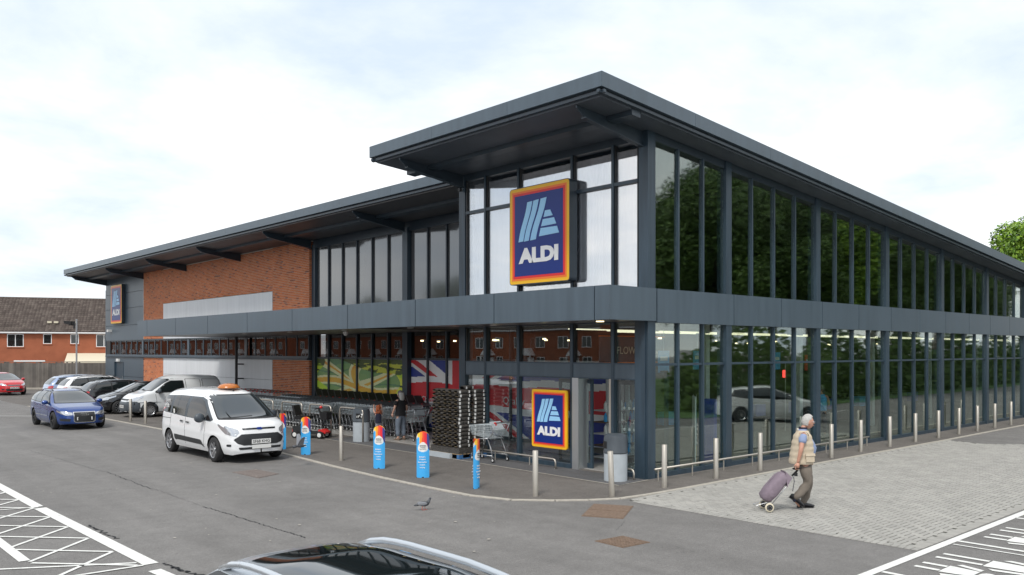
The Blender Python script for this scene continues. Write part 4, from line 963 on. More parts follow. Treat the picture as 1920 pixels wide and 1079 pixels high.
# ================================================================== TROLLEYS
def wires(b, A, B_, C_, D_, nu, nv, w=.004):
    A, B_, C_, D_ = map(Vector, (A, B_, C_, D_))     # A-B bottom, D-C top
    for i in range(nu+1): s = i/nu; b.bar(A.lerp(B_, s), D_.lerp(C_, s), w, w)
    for j in range(nv+1): s = j/nv; b.bar(A.lerp(D_, s), B_.lerp(C_, s), w*1.3, w*1.3)
def make_trolley(label, cat='shopping trolley', group=None, seat=False, wn=(14, 5), wd=.0045):
    t = thing('shopping_trolley', label, cat, group=group)
    x0, x1 = .22, .27; yb, yf = -.40, .46
    b = MB(); zb0, zb1, zt0, zt1 = .60, .68, .98, .90
    # sides, front, back, bottom
    wires(b, (-x0,yb+.05,zb0), (-x0+.04,yf-.05,zb1), (-x1+.05,yf,zt1), (-x1,yb-.05,zt0), wn[0], wn[1], wd)
    wires(b, (x0,yb+.05,zb0), (x0-.04,yf-.05,zb1), (x1-.05,yf,zt1), (x1,yb-.05,zt0), wn[0], wn[1], wd)
    wires(b, (-x0+.04,yf-.05,zb1), (x0-.04,yf-.05,zb1), (x1-.05,yf,zt1), (-x1+.05,yf,zt1), 7, wn[1], wd)
    wires(b, (-x0,yb+.05,zb0), (x0,yb+.05,zb0), (x1,yb-.05,zt0), (-x1,yb-.05,zt0), 8, 3, wd)
    wires(b, (-x0,yb+.05,zb0), (x0,yb+.05,zb0), (x0-.04,yf-.05,zb1), (-x0+.04,yf-.05,zb1), 8, 4, wd)
    obj('basket', b, 'trolleywire', t)
    obj('basket_rim', MB().tube([(-x1,yb-.05,zt0+.01),(-x1+.05,yf,zt1+.01),(x1-.05,yf,zt1+.01),(x1,yb-.05,zt0+.01)], .009, n=6), 'trolleywire', t)
    obj('handle', MB().cyl((-.29,yb-.17,1.03), (.29,yb-.17,1.03), .016, n=8), 'greyplastic', t); h = MB()
    h.cyl((-.31,yb-.17,1.03), (-.265,yb-.17,1.03), .022, n=8)
    h.box(-.27, yb-.185, .965, -.235, yb-.15, 1.015)
    obj('handle_end', h, 'redplastic', t)
    if seat:
        obj('child_seat', MB().hexa([(-.19,yb-.05,.93),(.19,yb-.05,.93),(.17,yb+.30,1.02),(-.17,yb+.30,1.02),(-.19,yb-.05,.97),(.19,yb-.05,.97),(.17,yb+.30,1.06),(-.17,yb+.30,1.06)]).hexa([(-.17,yb+.28,1.02),(.17,yb+.28,1.02),(.17,yb+.32,1.02),(-.17,yb+.32,1.02),(-.15,yb+.50,1.30),(.15,yb+.50,1.30),(.15,yb+.54,1.30),(-.15,yb+.54,1.30)]), 'blackplastic', t)
    else:
        obj('seat_flap', MB().hexa([(-.2,yb-.04,.84),(.2,yb-.04,.84),(.2,yb-.02,.84),(-.2,yb-.02,.84),(-.2,yb+.12,1.04),(.2,yb+.12,1.04),(.2,yb+.135,1.04),(-.2,yb+.135,1.04)]), 'bin_light', t)
    f = MB()
    for s in (-1, 1):
        f.tube([(s*.27,yb-.17,1.03),(s*.25,yb-.02,.72),(s*.24,yb+.15,.60),(s*.25,yb+.02,.36),(s*.27,yb-.05,.17)], .013, n=6)
        f.tube([(s*.23,yb+.16,.60),(s*.2,.05,.585),(s*.19,.24,.56),(s*.185,.40,.17)], .013, n=6)
        f.tube([(s*.27,yb-.05,.17),(s*.185,.40,.17)], .011, n=6)
    f.cyl((-.185,.40,.17), (.185,.40,.17), .011, n=6)
    obj('frame', f, 'galv', t, smooth=True)
    for sx, sy in ((-.27, yb-.05), (.27, yb-.05), (-.185, .40), (.185, .40)):
        w = obj('wheel', MB().lathe([(0, -.014), (.045, -.014), (.06, -.010), (.06, .010), (.045, .014), (0, .014)], c=(0, 0, 0), n=14, ax='x'), 'rubber', t, (sx, sy-.02, .061))
        obj('fork', MB().bar((-.02, 0, 0), (-.02, .02, .11), .006, .03).bar((.02, 0, 0), (.02, .02, .11), .006, .03).box(-.02, -.0, .09, .02, .04, .11), 'galv', w)
        obj('hub', MB().lathe([(0, -.016), (.03, -.016), (.03, .016), (0, .016)], n=10, ax='x'), 'whiteplastic', w)
    return t
lone = make_trolley('lone empty wire trolley standing beside the stack of black sacks', wn=(16, 6), wd=.005); lone.location = (-.52, 4.93, .009); lone.rotation_euler.z = radians(4)
proto = make_trolley('wire trolley nested in the front row by the steel hoops', group='nested wire trolleys in the front row', wn=(9, 3), wd=.006)
rows = [  # x, y_start, y_end, step, seat, label, group
 (.62, 15.6, 22.2, .235, 'wire trolley nested in the left front row behind the steel hoops', 'nested trolleys, left front row'),
 (1.35, 12.0, 19.0, .235, 'wire trolley nested in the row behind the woman and the girl', 'nested trolleys, row behind the woman'),
 (1.95, 12.1, 21.5, .235, 'wire trolley nested in the middle row', 'nested trolleys, middle row')]
first = True
for (x, a, c, st, lab, gr) in rows:
    n = int((c-a)/st)
    for i in range(n):
        y = a+i*st; o = proto if first else copy_tree(proto)
        first = False; o.location = (x+random.uniform(-.012, .012), y, .009); o.rotation_euler.z = random.uniform(-.012, .012); o['label'] = lab; o['group'] = gr
        if (i+len(lab)) % 5:
            for ch in o.children:
                if ch.name.startswith('handle_end'): ch.material_slots[0].link = 'OBJECT'; ch.material_slots[0].material = MAT['greyplastic']
sp = make_trolley('trolley with black child seat parked against the poster window', group='trolleys with black child seats', seat=True, wn=(7, 3), wd=.006)
for i in range(15):
    o = sp if i == 0 else copy_tree(sp); o.location = (2.62, 12.3+i*.50, .009); o['label'] = 'trolley with black child seat parked against the poster window'
o = copy_tree(proto, (.60, 12.12, .009), radians(-22), 'wire trolley held by the little girl'); del o['group']
o = copy_tree(proto, (.95, 10.35, .009), radians(-3), 'wire trolley just right of the woman'); del o['group']
# low flat trolleys in front of the white panel
fl_ = thing('flat_trolley', 'low black flat trolley parked in front of the white wall panel', 'trolley', group='flat black trolleys by the white panel')
obj('platform', MB().box(-.3, -.45, .78, .3, .45, .83), 'blackplastic', fl_); obj('lower_platform', MB().box(-.28, -.43, .2, .28, .43, .24), 'blackplastic', fl_)
obj('handle', MB().tube([(-.28,-.45,.8),(-.28,-.5,1.12),(.28,-.5,1.12),(.28,-.45,.8)], .014, n=6), 'galv', fl_)
obj('handle_end', MB().box(-.3, -.52, 1.10, -.24, -.48, 1.14), 'redplastic', fl_)
for sx, sy in ((-.26, -.4), (.26, -.4), (-.26, .4), (.26, .4)): obj('leg', MB().cyl((sx, sy, .0), (sx, sy, .8), .018, n=8), 'galv', fl_)
for i in range(12):
    for j in range(2):
        o = fl_ if i+j == 0 else copy_tree(fl_); o.location = (1.6+j*.75, 21.3+i*.42+j*.1, .006); o.rotation_euler.z = random.uniform(-.08, .08); o['label'] = 'low black flat trolley parked in front of the white wall panel'
# hoops
def hoop(label, a, c):
    t = thing('barrier_hoop', label, 'barrier', (*a, .004)); d = Vector((c[0]-a[0], c[1]-a[1], 0)); u = d.normalized(); pts = [(0,0,0), (0,0,.92)]
    pts += [tuple(u*.12*(1-cos(q))+Vector((0,0,.92+.12*sin(q)))) for q in (pi/6, pi/3, pi/2)]+[tuple(d-u*.12*(1-cos(q))+Vector((0,0,.92+.12*sin(q)))) for q in (pi/2, pi/3, pi/6)]+[tuple(d+Vector((0,0,.92))), tuple(d)]
    obj('tube', MB().tube(pts, .027, n=10), 'steel', t, smooth=True)
hoop('steel barrier hoop to the left of the round bin', (-.55, 12.35), (-.55, 10.95)); hoop('steel barrier hoop behind the mobility scooter', (-.5, 14.45), (-.5, 13.0)); hoop('steel barrier hoop between the taxi and the scooter', (-.5, 16.5), (-.5, 15.0)); hoop('steel barrier hoop partly hidden by the taxi windscreen', (-.5, 18.6), (-.5, 17.2)); hoop('steel barrier hoop hidden behind the taxi roof', (-.5, 20.7), (-.5, 19.3))
# ================================================================== STACK OF SACKS
pl = thing('pallet', 'blue wooden pallet with a grey skirt under the black sacks', 'pallet', (-.98, 5.55, .009))
for i in range(7): obj('deck_board', MB().box(.0+i*.142, 0, .115, .0+i*.142+.1, 1.25, .135), 'palletwood', pl)
for y in (0, .575, 1.15):
    for x in (0, .43, .85): obj('block', MB().box(x, y, .02, x+.14, y+.1, .112), 'palletblue', pl)
    obj('runner', MB().box(0, y, 0, .99, y+.1, .018), 'palletblue', pl)
obj('skirt', MB().box(-.10, .28, .0, -.01, 1.3, .13), 'bin_light', pl)
tr = thing('display_tray', 'black cardboard tray holding the bottom row of sacks', 'tray', (-.98, 5.55, .145)); obj('tray', MB().box(0, 0, 0, 1.0, 1.25, .16), 'sack', tr)
def sack_mesh(seed):
    random.seed(seed); P = []; nu, nv = 10, 12
    for i in range(nu+1):
        s = i/nu; sq = min(1, .62+.38*sin(pi*min(max(s, .0), 1))*1.2); ring = []
        for j in range(nv):
            a = 2*pi*j/nv; cx = .5*abs(cos(a))**.5*(1 if cos(a) > 0 else -1); cz = .5*abs(sin(a))**.6*(1 if sin(a) > 0 else -1)
            q = 1+.10*noise.noise(Vector((s*5, a*1.3, seed)))*1.5
            ring.append(((s-.5)*.485, cx*.212*min(1, sq)*q, .056+cz*.112*min(1, sq)*q))
        ring.append(ring[0]); P.append(ring)
    return mesh_of('cover', MB().grid(P), 'sack', smooth=True)
SM = [sack_mesh(i) for i in range(4)]
stm = mesh_of('stripe', MB().hexa([(-.250,-.06,.028),(-.240,-.06,.028),(-.240,.06,.040),(-.250,.06,.040),(-.250,-.06,.035),(-.240,-.06,.035),(-.240,.06,.046),(-.250,.06,.046)]), 'gold'); wm = mesh_of('end_label', MB().box(-.22, -.121, .02, -.16, -.117, .09).box(.10, -.121, .02, .14, -.117, .09), 'whiteplastic')
def sack(x, y, z, rot, lab, endlab=False):
    t = thing('sack', lab, 'sack', (x, y, z), rot+random.uniform(-.03, .03), 'black sacks with end labels, near corner' if 'near corner' in lab else 'black sacks with end labels, rear corner' if 'rear corner' in lab else 'black sacks stacked on the pallet')
    link('cover', random.choice(SM), t); o = link('stripe', stm, t); o.location = (0, random.uniform(-.02, .02), random.uniform(-.004, .004)); o.rotation_euler.x = random.uniform(-.10, .10)
    if endlab: link('end_label', wm, t)
random.seed(9)
for r in range(15):
    for c in range(5):
        sack(-.74+random.uniform(-.03, .02), 5.68+c*.244+random.uniform(-.008, .008), .305+r*.103+.004*sin(c*2.4+r*.8), 0, 'black sack with white end label at the near corner of the tall stack' if c == 0 else 'black sack with gold stripe in the tall stack on the pallet', c == 0)
    sack(-.22+random.uniform(-.015, .01), 5.68, .305+r*.103, 0, 'black sack with white end label at the rear corner of the tall stack', True)
t = thing('sack', 'single black sack lying on top of the tall stack', 'sack', (-.55, 5.75, .305+15*.103), .3); link('cover', SM[0], t); link('end_label', wm, t)
# ================================================================== MOBILITY SCOOTER
t = thing('mobility_scooter', 'black and red mobility scooter parked behind the blue totem', 'mobility scooter', (-1.1, 13.25, .004), radians(-58))
obj('deck', MB().prism([(-.55,.14),(.5,.14),(.56,.2),(.3,.24),(-.1,.2),(-.25,.38),(-.58,.38)], -.22, .22, ax='y'), 'blackplastic', t)
obj('front_cowl', MB().prism([(.33,.2),(.60,.16),(.62,.22),(.5,.31),(.36,.29)], -.17, .17, ax='y'), 'redplastic', t); obj('rear_cowl', MB().prism([(-.60,.2),(-.32,.2),(-.32,.28),(-.42,.33),(-.60,.29)], -.18, .18, ax='y'), 'redplastic', t)
obj('seat', MB().box(-.5, -.24, .62, -.05, .24, .72).cyl((-.28,0,.38), (-.28,0,.62), .04), 'black', t); obj('backrest', MB().hexa([(-.52,-.23,.74),(-.45,-.23,.74),(-.45,.23,.74),(-.52,.23,.74),(-.62,-.2,1.08),(-.55,-.2,1.08),(-.55,.2,1.08),(-.62,.2,1.08)]), 'black', t)
obj('tiller', MB().tube([(.46,0,.4),(.36,0,.75),(.28,0,.98)], .035).cyl((.28,-.26,.98), (.28,.26,.98), .018), 'black', t); obj('basket', MB().box(.42, -.18, .62, .66, .18, .88), 'black', t); obj('headlamp', MB().ball((.36, 0, 1.02), .05), 'redplastic', t)
for sx, sy in ((-.45, -.27), (-.45, .27), (.45, -.26), (.45, .26)):
    w = obj('wheel', MB().lathe([(.07, -.04), (.115, -.04), (.125, -.02), (.125, .02), (.115, .04), (.07, .04)], n=20, ax='y'), 'rubber', t, (sx, sy, .125)); obj('hub', MB().lathe([(0, -.042), (.075, -.038), (.075, .038), (0, .042)], n=14, ax='y'), 'whiteplastic', w)
# ================================================================== VEHICLES
def interp(P, x):
    if x <= P[0][0]: return P[0][1]
    for (a, b_), (c, d) in zip(P, P[1:]):
        if x <= c: return b_+(d-b_)*(x-a)/(c-a)
    return P[-1][1]
def smooth_fn(P, x, r):
    return sum(interp(P, x+r*k)*w for k, w in ((-1, .1), (-.5, .2), (0, .4), (.5, .2), (1, .1)))
def car_body(S):
    L, Wd = S['L'], S['W']; xf, xr = L/2, -L/2; r = S['wr']+.055; ax = S['axles']; nst = 92
    xs = []
    for i in range(nst+1):
        t = i/nst; xs.append(xr+(xf-xr)*(.5-.5*cos(pi*(.04+.92*t)))/(1) if False else xr+L*(t+.30*sin(2*pi*t)/(-2*pi)))
    # dense stations at the arch edges
    for a in ax:
        for k in range(-6, 7): xs.append(a+r*sin(k*pi/12.4))
        xs += [a-r-.005, a+r+.005]
    xs = sorted(x for x in xs if xr <= x <= xf); X = [xs[0]]
    for x in xs[1:]:
        if x-X[-1] > .006: X.append(x)
    X[0] = xr; X[-1] = xf
    K1, K2 = 11, 13; rows = []; nz = S.get('n', 2.7)
    for x in X:
        t = x/(L/2); p = S['pf'] if t > 0 else S['pr']; q = min(1, abs(t)); w = Wd/2*max(0, 1-q**p)**(1/p)
        if abs(t) > .9999: w = .02
        zt = smooth_fn(S['top'], x, S.get('sm', .06)); zb_ = smooth_fn(S['belt'], x, .05); sill = interp(S['sill'], x); zlow = sill
        for a in ax:
            if abs(x-a) < r: zlow = max(zlow, S['wz']+sqrt(r*r-(x-a)**2))
        zb_ = min(zb_, zt-.03); zb_ = max(zb_, zlow+.02)
        ring = []
        for k in range(K1+1):
            s = k/K1; z = zlow+(zb_-zlow)*s; h = (z-sill)/(zb_-sill+1e-6)
            yy = w*(.955+.045*sin(pi*min(1, .15+h*.75))) - (.05*max(0, .22-h)/.22)*min(1, w/.5)
            yy += S.get('crease', .0)*max(0, 1-abs(h-.62)/.10)
            ring.append((x, max(.004, yy), z))
        hu = zt-zb_; wb = ring[-1][1]; tb = S['tumble']
        for k in range(1, K2+1):
            th = pi/2*(k/K2)**.85; cz = sin(th)**(2/nz); cy = max(0, cos(th))**(2/nz)
            z = zb_+hu*cz; yy = (wb-tb*min(hu, hu*cz))*cy if hu > .0 else wb*cy
            ring.append((x, yy if k < K2 else 0, z))
        und = [(x, max(.003, ring[0][1]*.62), zlow), (x, max(.002, ring[0][1]*.60), max(.17, sill-.02)), (x, 0, max(.17, sill-.02))]
        rows.append(und[::-1]+ring)
    b = MB(); m = len(rows[0]); vs = []; 
    for R in rows: vs += R
    fs = []; mi = []
    for i in range(len(rows)-1):
        for j in range(m-1): fs.append((i*m+j, (i+1)*m+j, (i+1)*m+j+1, i*m+j+1)); mi.append(1 if j < 3 else 0)
    # front and rear caps are closed by mirroring onto the centre line
    o = len(vs); vs2 = [(x, -y, z) for x, y, z in vs]; fs2 = [tuple(v+o for v in f[::-1]) for f in fs]
    b.v = vs+vs2; b.f = fs+fs2; b.m = mi+mi
    return b
def grid_poly(P, step):
    """planar polygon (3D points) cut to a grid of small cells"""
    bm = bmesh.new(); vs = [bm.verts.new(p) for p in P]; bm.faces.new(vs)
    n = Vector((0, 0, 0)); pts = [Vector(p) for p in P]; c = sum(pts, Vector())/len(pts)
    for a, b_ in zip(pts, pts[1:]+pts[:1]): n += (a-c).cross(b_-c)
    n.normalize(); u = Vector((0, 0, 1)) if abs(n.z) < .9 else Vector((1, 0, 0)); v = n.cross(u).normalized(); u = v.cross(n)
    for ax_ in (u, v):
        ds = [p.dot(ax_) for p in pts]; k = math.ceil(min(ds)/step)
        while k*step < max(ds):
            bmesh.ops.bisect_plane(bm, geom=bm.verts[:]+bm.edges[:]+bm.faces[:], plane_co=ax_*(k*step), plane_no=ax_, dist=1e-6); k += 1
    return bm
def patch(name, bvh, P, d, off, m, parent, step=.05, mirror=False, both=False, thick=0.):
    bm = grid_poly(P, step); d = Vector(d).normalized()
    for v in bm.verts:
        h, n, _, _ = bvh.ray_cast(v.co-d*3, d, 8)
        if h is None: h, n, _, _ = bvh.find_nearest(v.co)
        if n.dot(d) > 0: n = -n
        v.co = h+n*off
    me = bpy.data.meshes.new(name); bm.normal_update()
    f = bm.faces[:][0] if len(bm.faces) else None
    tot = sum((x.normal.dot(d)*x.calc_area() for x in bm.faces))
    if tot > 0: bmesh.ops.reverse_faces(bm, faces=bm.faces[:])
    for x in bm.faces: x.smooth = True
    bm.to_mesh(me); bm.free(); me.materials.append(MAT[m]); o = link(name, me, parent)
    res = [o]
    if mirror:
        m2 = me.copy()
        for v in m2.vertices: v.co.y = -v.co.y
        m2.flip_normals(); res.append(link(name, m2, parent))
    return res
def rnd(P, r=.03, n=3):
    """round the corners of a polygon of 3D points"""
    out_ = []; V_ = [Vector(p) for p in P]; N_ = len(V_)
    for i, p in enumerate(V_):
        a, c = V_[i-1], V_[(i+1) % N_]; la = (a-p); lc = (c-p); q = min(r, la.length*.4, lc.length*.4); A_ = p+la.normalized()*q; C_ = p+lc.normalized()*q
        for k in range(n+1): t = k/n; out_.append(tuple(A_*(1-t)**2+p*2*t*(1-t)+C_*t*t))
    return out_
def wheel(parent, x, y, S, style, side):
    R = S['wr']; w = .10
    t = obj('wheel', MB().lathe([(R*.66,-w),(R*.90,-w),(R*.985,-w*.8),(R,-w*.45),(R,w*.45),(R*.985,w*.8),(R*.90,w),(R*.66,w)], n=40, ax='y'), 'rubber', parent, (x, y, S['wz']), 0 if side > 0 else pi, smooth=True)
    m = 'alloydark' if style == 'dark' else 'alloy'; b = MB()
    b.lathe([(R*.67, w*.92), (R*.655, w*.97), (R*.63, w*.90), (R*.60, w*.3), (R*.60, -w*.9), (R*.67, -w*.9)], n=40, ax='y')
    ns = {'dark': 5, 'alloy': 10, 'taxi': 7, 'steel': 12}[style]
    for k in range(ns):
        a = 2*pi*k/ns; dw = {'dark': .16, 'alloy': .09, 'taxi': .23, 'steel': .20}[style]
        P = []
        for (rr_, da, yy) in ((.14, dw*1.6, .70), (.62, dw*.62, .86), (.62, -dw*.62, .86), (.14, -dw*1.6, .70)):
            P.append((R*rr_*cos(a+da*(1 if rr_ > .3 else 1)), w*yy, R*rr_*sin(a+da)))
        b.add(P+[(p[0], p[1]-.03, p[2]) for p in P], [(0,1,2,3), (7,6,5,4), (0,4,5,1), (1,5,6,2), (2,6,7,3), (3,7,4,0)])
    b.lathe([(0, w*.80), (R*.17, w*.80), (R*.19, w*.6)], n=16, ax='y')
    obj('rim', b, m, t); obj('brake_disc', MB().lathe([(0, .0), (R*.60, .0)], n=24, ax='y'), 'blackplastic', t)
def number_plate(parent, txt, x, z, mat_='plate_white', rear=False, tilt=0.):
    r = -pi/2 if rear else pi/2; s = -1 if rear else 1
    p = obj('number_plate', MB().box(-.26, -.004, 0, .26, .004, .115), mat_, parent, (x, 0, z), (tilt, 0, r))
    if txt: text('lettering', txt, .1, 'inkdark', p, (0, -.0055, .022), ext=.001, bold=.001, fit=.46, fith=.075)
def make_car(name, label, cat, S, loc, heading, group=None):
    t = thing(name, label, cat, (loc[0], loc[1], 0), heading, group)
    b = car_body(S); body = obj('body', b, [S['paint'], 'black'], t, weld=True); sharp(body, 50)
    bm = bmesh.new(); bm.from_mesh(body.data); bvh = BVHTree.FromBMesh(bm); bm.free()
    Wd = S['W']/2+.3
    for (k, pol) in S.get('side', []):      # (material/part, polygon in x,z)
        for sgn in (1, -1):
            nm, m, off = {'glass': ('side_window', S.get('gl', 'carglass'), .006), 'trim': ('window_surround', 'black', .0035), 'mould': ('side_moulding', 'blackplastic', .008), 'seam': ('door_seam', 'joint', .0022), 'door': ('door', S['paint'], .0045),
                           'chrome': ('window_trim', 'chrome', .005), 'greytrim': ('pillar_trim', 'bin_dark', .004), 'tail': ('tail_light', 'tail', .007), 'silver': ('side_strip', 'paint_silver', .009), 'handle': ('door_handle', S.get('hm', S['paint']), .03), 'panel': ('side_panel', S['paint'], .006), 'bumper': ('bumper', 'bin_dark', .012), 'lamp': ('headlight', 'headlamp', .008)}[k]
            P = [(x, sgn*Wd, z) for x, z in pol]
            patch(nm, bvh, rnd(P, .035 if k in ('glass', 'trim', 'door', 'seam', 'panel') else .015), (0, -sgn, 0), off, m, t, .07 if k != 'glass' else .06)
    for (k, pol) in S.get('front', []):     # polygon in y,z seen from the front
        nm, m, off = {'glass': ('windscreen', S.get('ws', 'screen'), .006), 'trim': ('screen_surround', 'black', .003), 'grille': ('grille', 'blackplastic', .010), 'bar': ('grille_bar', 'chrome', .016), 'lip': ('bumper_trim', S['paint'], .018), 'lamp': ('headlight', 'headlamp', .010), 'amber': ('indicator', 'amber', .013), 'fog': ('fog_lamp', 'blackplastic', .008), 'bumper': ('bumper', 'bin_dark', .012), 'chrome': ('grille_frame', 'chrome', .005), 'wiper': ('wiper', 'black', .012), 'badge': ('badge', S.get('badge', 'chrome'), .022), 'seam': ('bonnet_seam', 'joint', .0025)}[k]
        sym = all(y >= 0 for y, z in pol) and k in ('lamp', 'amber', 'fog', 'wiper2')
        patch(nm, bvh, rnd([(Wd*3, y, z) for y, z in pol], .02 if k != 'glass' else .05), (-1, 0, 0), off, m, t, .05, mirror=sym)
    for (k, pol) in S.get('rear', []):
        nm, m, off = {'glass': ('rear_window', 'carglass', .006), 'tail': ('tail_light', 'tail', .008), 'bumper': ('rear_bumper', 'blackplastic', .01)}[k]
        sym = all(y >= 0 for y, z in pol)
        patch(nm, bvh, rnd([(-Wd*3, y, z) for y, z in pol], .03), (1, 0, 0), off, m, t, .06, mirror=sym)
    for (k, pol) in S.get('roof', []):
        m, off = {'black': ('carglass', .006)}[k]
        patch('roof_glass', bvh, rnd([(x, y, 3.) for x, y in pol], .1), (0, 0, -1), off, m, t, .08)
    for x in S['axles']:
        for s in (1, -1): wheel(t, x, s*(S['W']/2-.115), S, S['rim'], s)
    mx_, mz_ = S['mirror']
    for s in (1, -1):
        y = s*(S['W']/2+S.get('mo', .06)); w = obj('door_mirror', MB().ball((mx_, y, mz_), .085, .115 if 'bigm' not in S else .14, .085 if 'bigm' not in S else .125, n=14, m=10).bar((mx_+.03, s*(S['W']/2-.08), mz_-.06), (mx_, y, mz_-.03), .05, .04), S.get('mm', S['paint']), t, smooth=True)
    if S.get('rails'):
        x0, x1, yy, zz, hm, mm = S['rails']
        for s in (1, -1):
            pts = [];
            for i in range(15):
                q = i/14; x = x0+(x1-x0)*q; h, _, _, _ = bvh.ray_cast(Vector((x, s*yy, 3)), Vector((0, 0, -1)), 5); z = h.z if h else zz
                pts.append((x, s*(yy+.0), z+hm*min(1, sin(pi*q)*3.2)))
            obj('roof_rail', MB().tube(pts, .016 if 'railr' not in S else S['railr'], n=8), mm, t, smooth=True)
    for (tx, x, z, rear) in S.get('plates', []): number_plate(t, tx, x, z, 'plate_yellow' if rear else 'plate_white', rear)
    return t, bvh
def wagon(L, Wd, H, wb, front_over, **k):
    xf = L/2; a0 = xf-front_over; return dict(L=L, W=Wd, axles=(a0-wb, a0), **k)
# --- tall people carrier taxi
T = wagon(4.82, 1.86, 1.86, 3.06, .88, wr=.325, wz=.325, pf=4.6, pr=9, n=3.3, tumble=.16, paint='paint_white', rim='taxi', sm=.10, crease=.012,
  top=[(-2.41,.72),(-2.38,1.30),(-2.33,1.72),(-2.15,1.80),(-1.2,1.855),(0,1.86),(.55,1.83),(.80,1.77),(1.0,1.66),(1.52,1.24),(1.66,1.155),(2.0,1.08),(2.22,.98),(2.34,.82),(2.41,.55)],
  belt=[(-2.41,.70),(-2.3,1.12),(-.5,1.07),(1.0,1.02),(1.6,1.02),(2.1,.93),(2.41,.5)], sill=[(-2.41,.34),(-2.2,.27),(-1.9,.24),(1.9,.24),(2.2,.22),(2.41,.28)],
  side=[('greytrim', [(-2.16,1.15),(-2.14,1.60),(-1.0,1.64),(.40,1.64),(.72,1.58),(1.44,1.09),(1.30,1.04),(-.4,1.08)]),
        ('glass', [(-2.11,1.17),(-2.09,1.57),(-1.52,1.61),(-1.52,1.14)]), ('glass', [(-1.36,1.14),(-1.36,1.61),(-1.02,1.62),(-1.02,1.12)]), ('glass', [(-.99,1.12),(-.99,1.62),(-.42,1.62),(-.42,1.10)]), ('glass', [(-.26,1.09),(-.22,1.61),(.38,1.60),(.66,1.53),(.98,1.30),(.98,1.06)]), ('glass', [(1.02,1.06),(1.02,1.27),(1.30,1.07)]),
        ('seam', [(-1.42,.34),(-1.42,1.10),(-1.405,1.10),(-1.405,.34)]), ('seam', [(-.345,.34),(-.345,1.08),(-.33,1.08),(-.33,.34)]), ('seam', [(.93,.34),(1.0,.75),(1.0,1.02),(1.015,1.02),(1.015,.75),(.945,.34)]), ('seam', [(-2.3,.98),(-1.42,.99),(-1.42,.975),(-2.3,.965)]),
        ('mould', [(-1.12,.56),(-1.08,.42),(-.95,.40),(-.9,.42),(.80,.40),(.98,.34),(.82,.50),(.74,.53)]),
        ('handle', [(-.66,.93),(-.66,.97),(-.44,.97),(-.44,.93)]), ('handle', [(-.24,.92),(-.24,.96),(-.02,.96),(-.02,.92)]), ('lamp', [(1.72,.96),(1.70,1.02),(2.3,.80),(2.3,.70),(2.05,.76)])],
  front=[('trim', [(-.82,1.10),(-.66,1.72),(.66,1.72),(.82,1.10)]), ('glass', [(-.79,1.13),(-.64,1.69),(.64,1.69),(.79,1.13)]), ('wiper', [(-.72,1.12),(-.70,1.14),(.1,1.17),(.1,1.155)]), ('wiper', [(-.1,1.12),(-.08,1.14),(.7,1.17),(.7,1.155)]),
         ('lamp', [(.54,.79),(.56,.86),(.80,.965),(.82,.88),(.70,.77)]), 
         ('grille', [(-.44,.855),(-.46,.895),(.46,.895),(.44,.855)]), ('grille', [(-.60,.52),(-.68,.62),(-.50,.75),(.50,.75),(.68,.62),(.60,.52),(.45,.47),(-.45,.47)]), ('bar', [(-.40,.868),(-.40,.88),(.40,.88),(.40,.868)]),
         ('badge', [(-.085,.872),(-.055,.90),(.055,.90),(.085,.872),(.055,.845),(-.055,.845)]), ('grille', [(-.56,.36),(-.58,.42),(.58,.42),(.56,.36)]), ('fog', [(.72,.44),(.72,.50),(.79,.50),(.79,.44)])],
  rear=[('glass', [(-.62,1.1),(-.58,1.6),(.58,1.6),(.62,1.1)]), ('tail', [(.72,.8),(.72,1.5),(.86,1.5),(.86,.8)])],
  mirror=(.93,1.12), mm='bin_dark', bigm=1, mo=.10, badge='signblue', hm='blackplastic', gl='taxiwindow', plates=[('SF68 KHG', 2.425, .50, False)])
taxi, tb = make_car('taxi', 'white people carrier taxi with an orange roof sign, near the middle of the car park', 'taxi', T, (-5.10, 11.02), -pi/2)
obj('roof_sign', MB().lathe([(0, 0), (.30, .0), (.30, .02), (.24, .09), (.12, .125), (0, .13)], n=28), 'orangeroof', taxi, (.42, 0, 1.865), smooth=True); taxi.children[-1].scale = (.36, .62, .48)
obj('aerial', MB().cyl((.72, 0, 1.80), (.60, 0, 1.98), .006).ball((.72, 0, 1.80), .025), 'black', taxi)
for s, r in ((-1, 0), (1, pi)):
    for tx, z, f_ in (('TAXI', 1.42, .36), ('call us', 1.35, .20), ('0121 000', 1.27, .36)): text('lettering', tx, .1, 'white', taxi, (-1.81, s*(abs(tb.ray_cast(Vector((-1.81, s*3, z)), Vector((0, -s, 0)), 5)[0].y)+.014), z), rot=(pi/2, 0, r), ext=.002, fit=f_, fith=.09 if z != 1.35 else .05)
obj('permit_card', MB().box(-.26, -.002, 0, .26, .002, .10), 'plate_white', taxi, (2.44, 0, .375), (0, 0, pi/2)); obj('paper_sheet', MB().box(0, -.70, 0, .01, -.32, .06), 'plate_white', taxi, (1.51, 0, 1.16), (0, -.75, 0))
obj('window_sticker', MB().box(-.05, -.001, 0, .05, .001, .12), 'plate_white', taxi, (-1.12, -.925, 1.14))
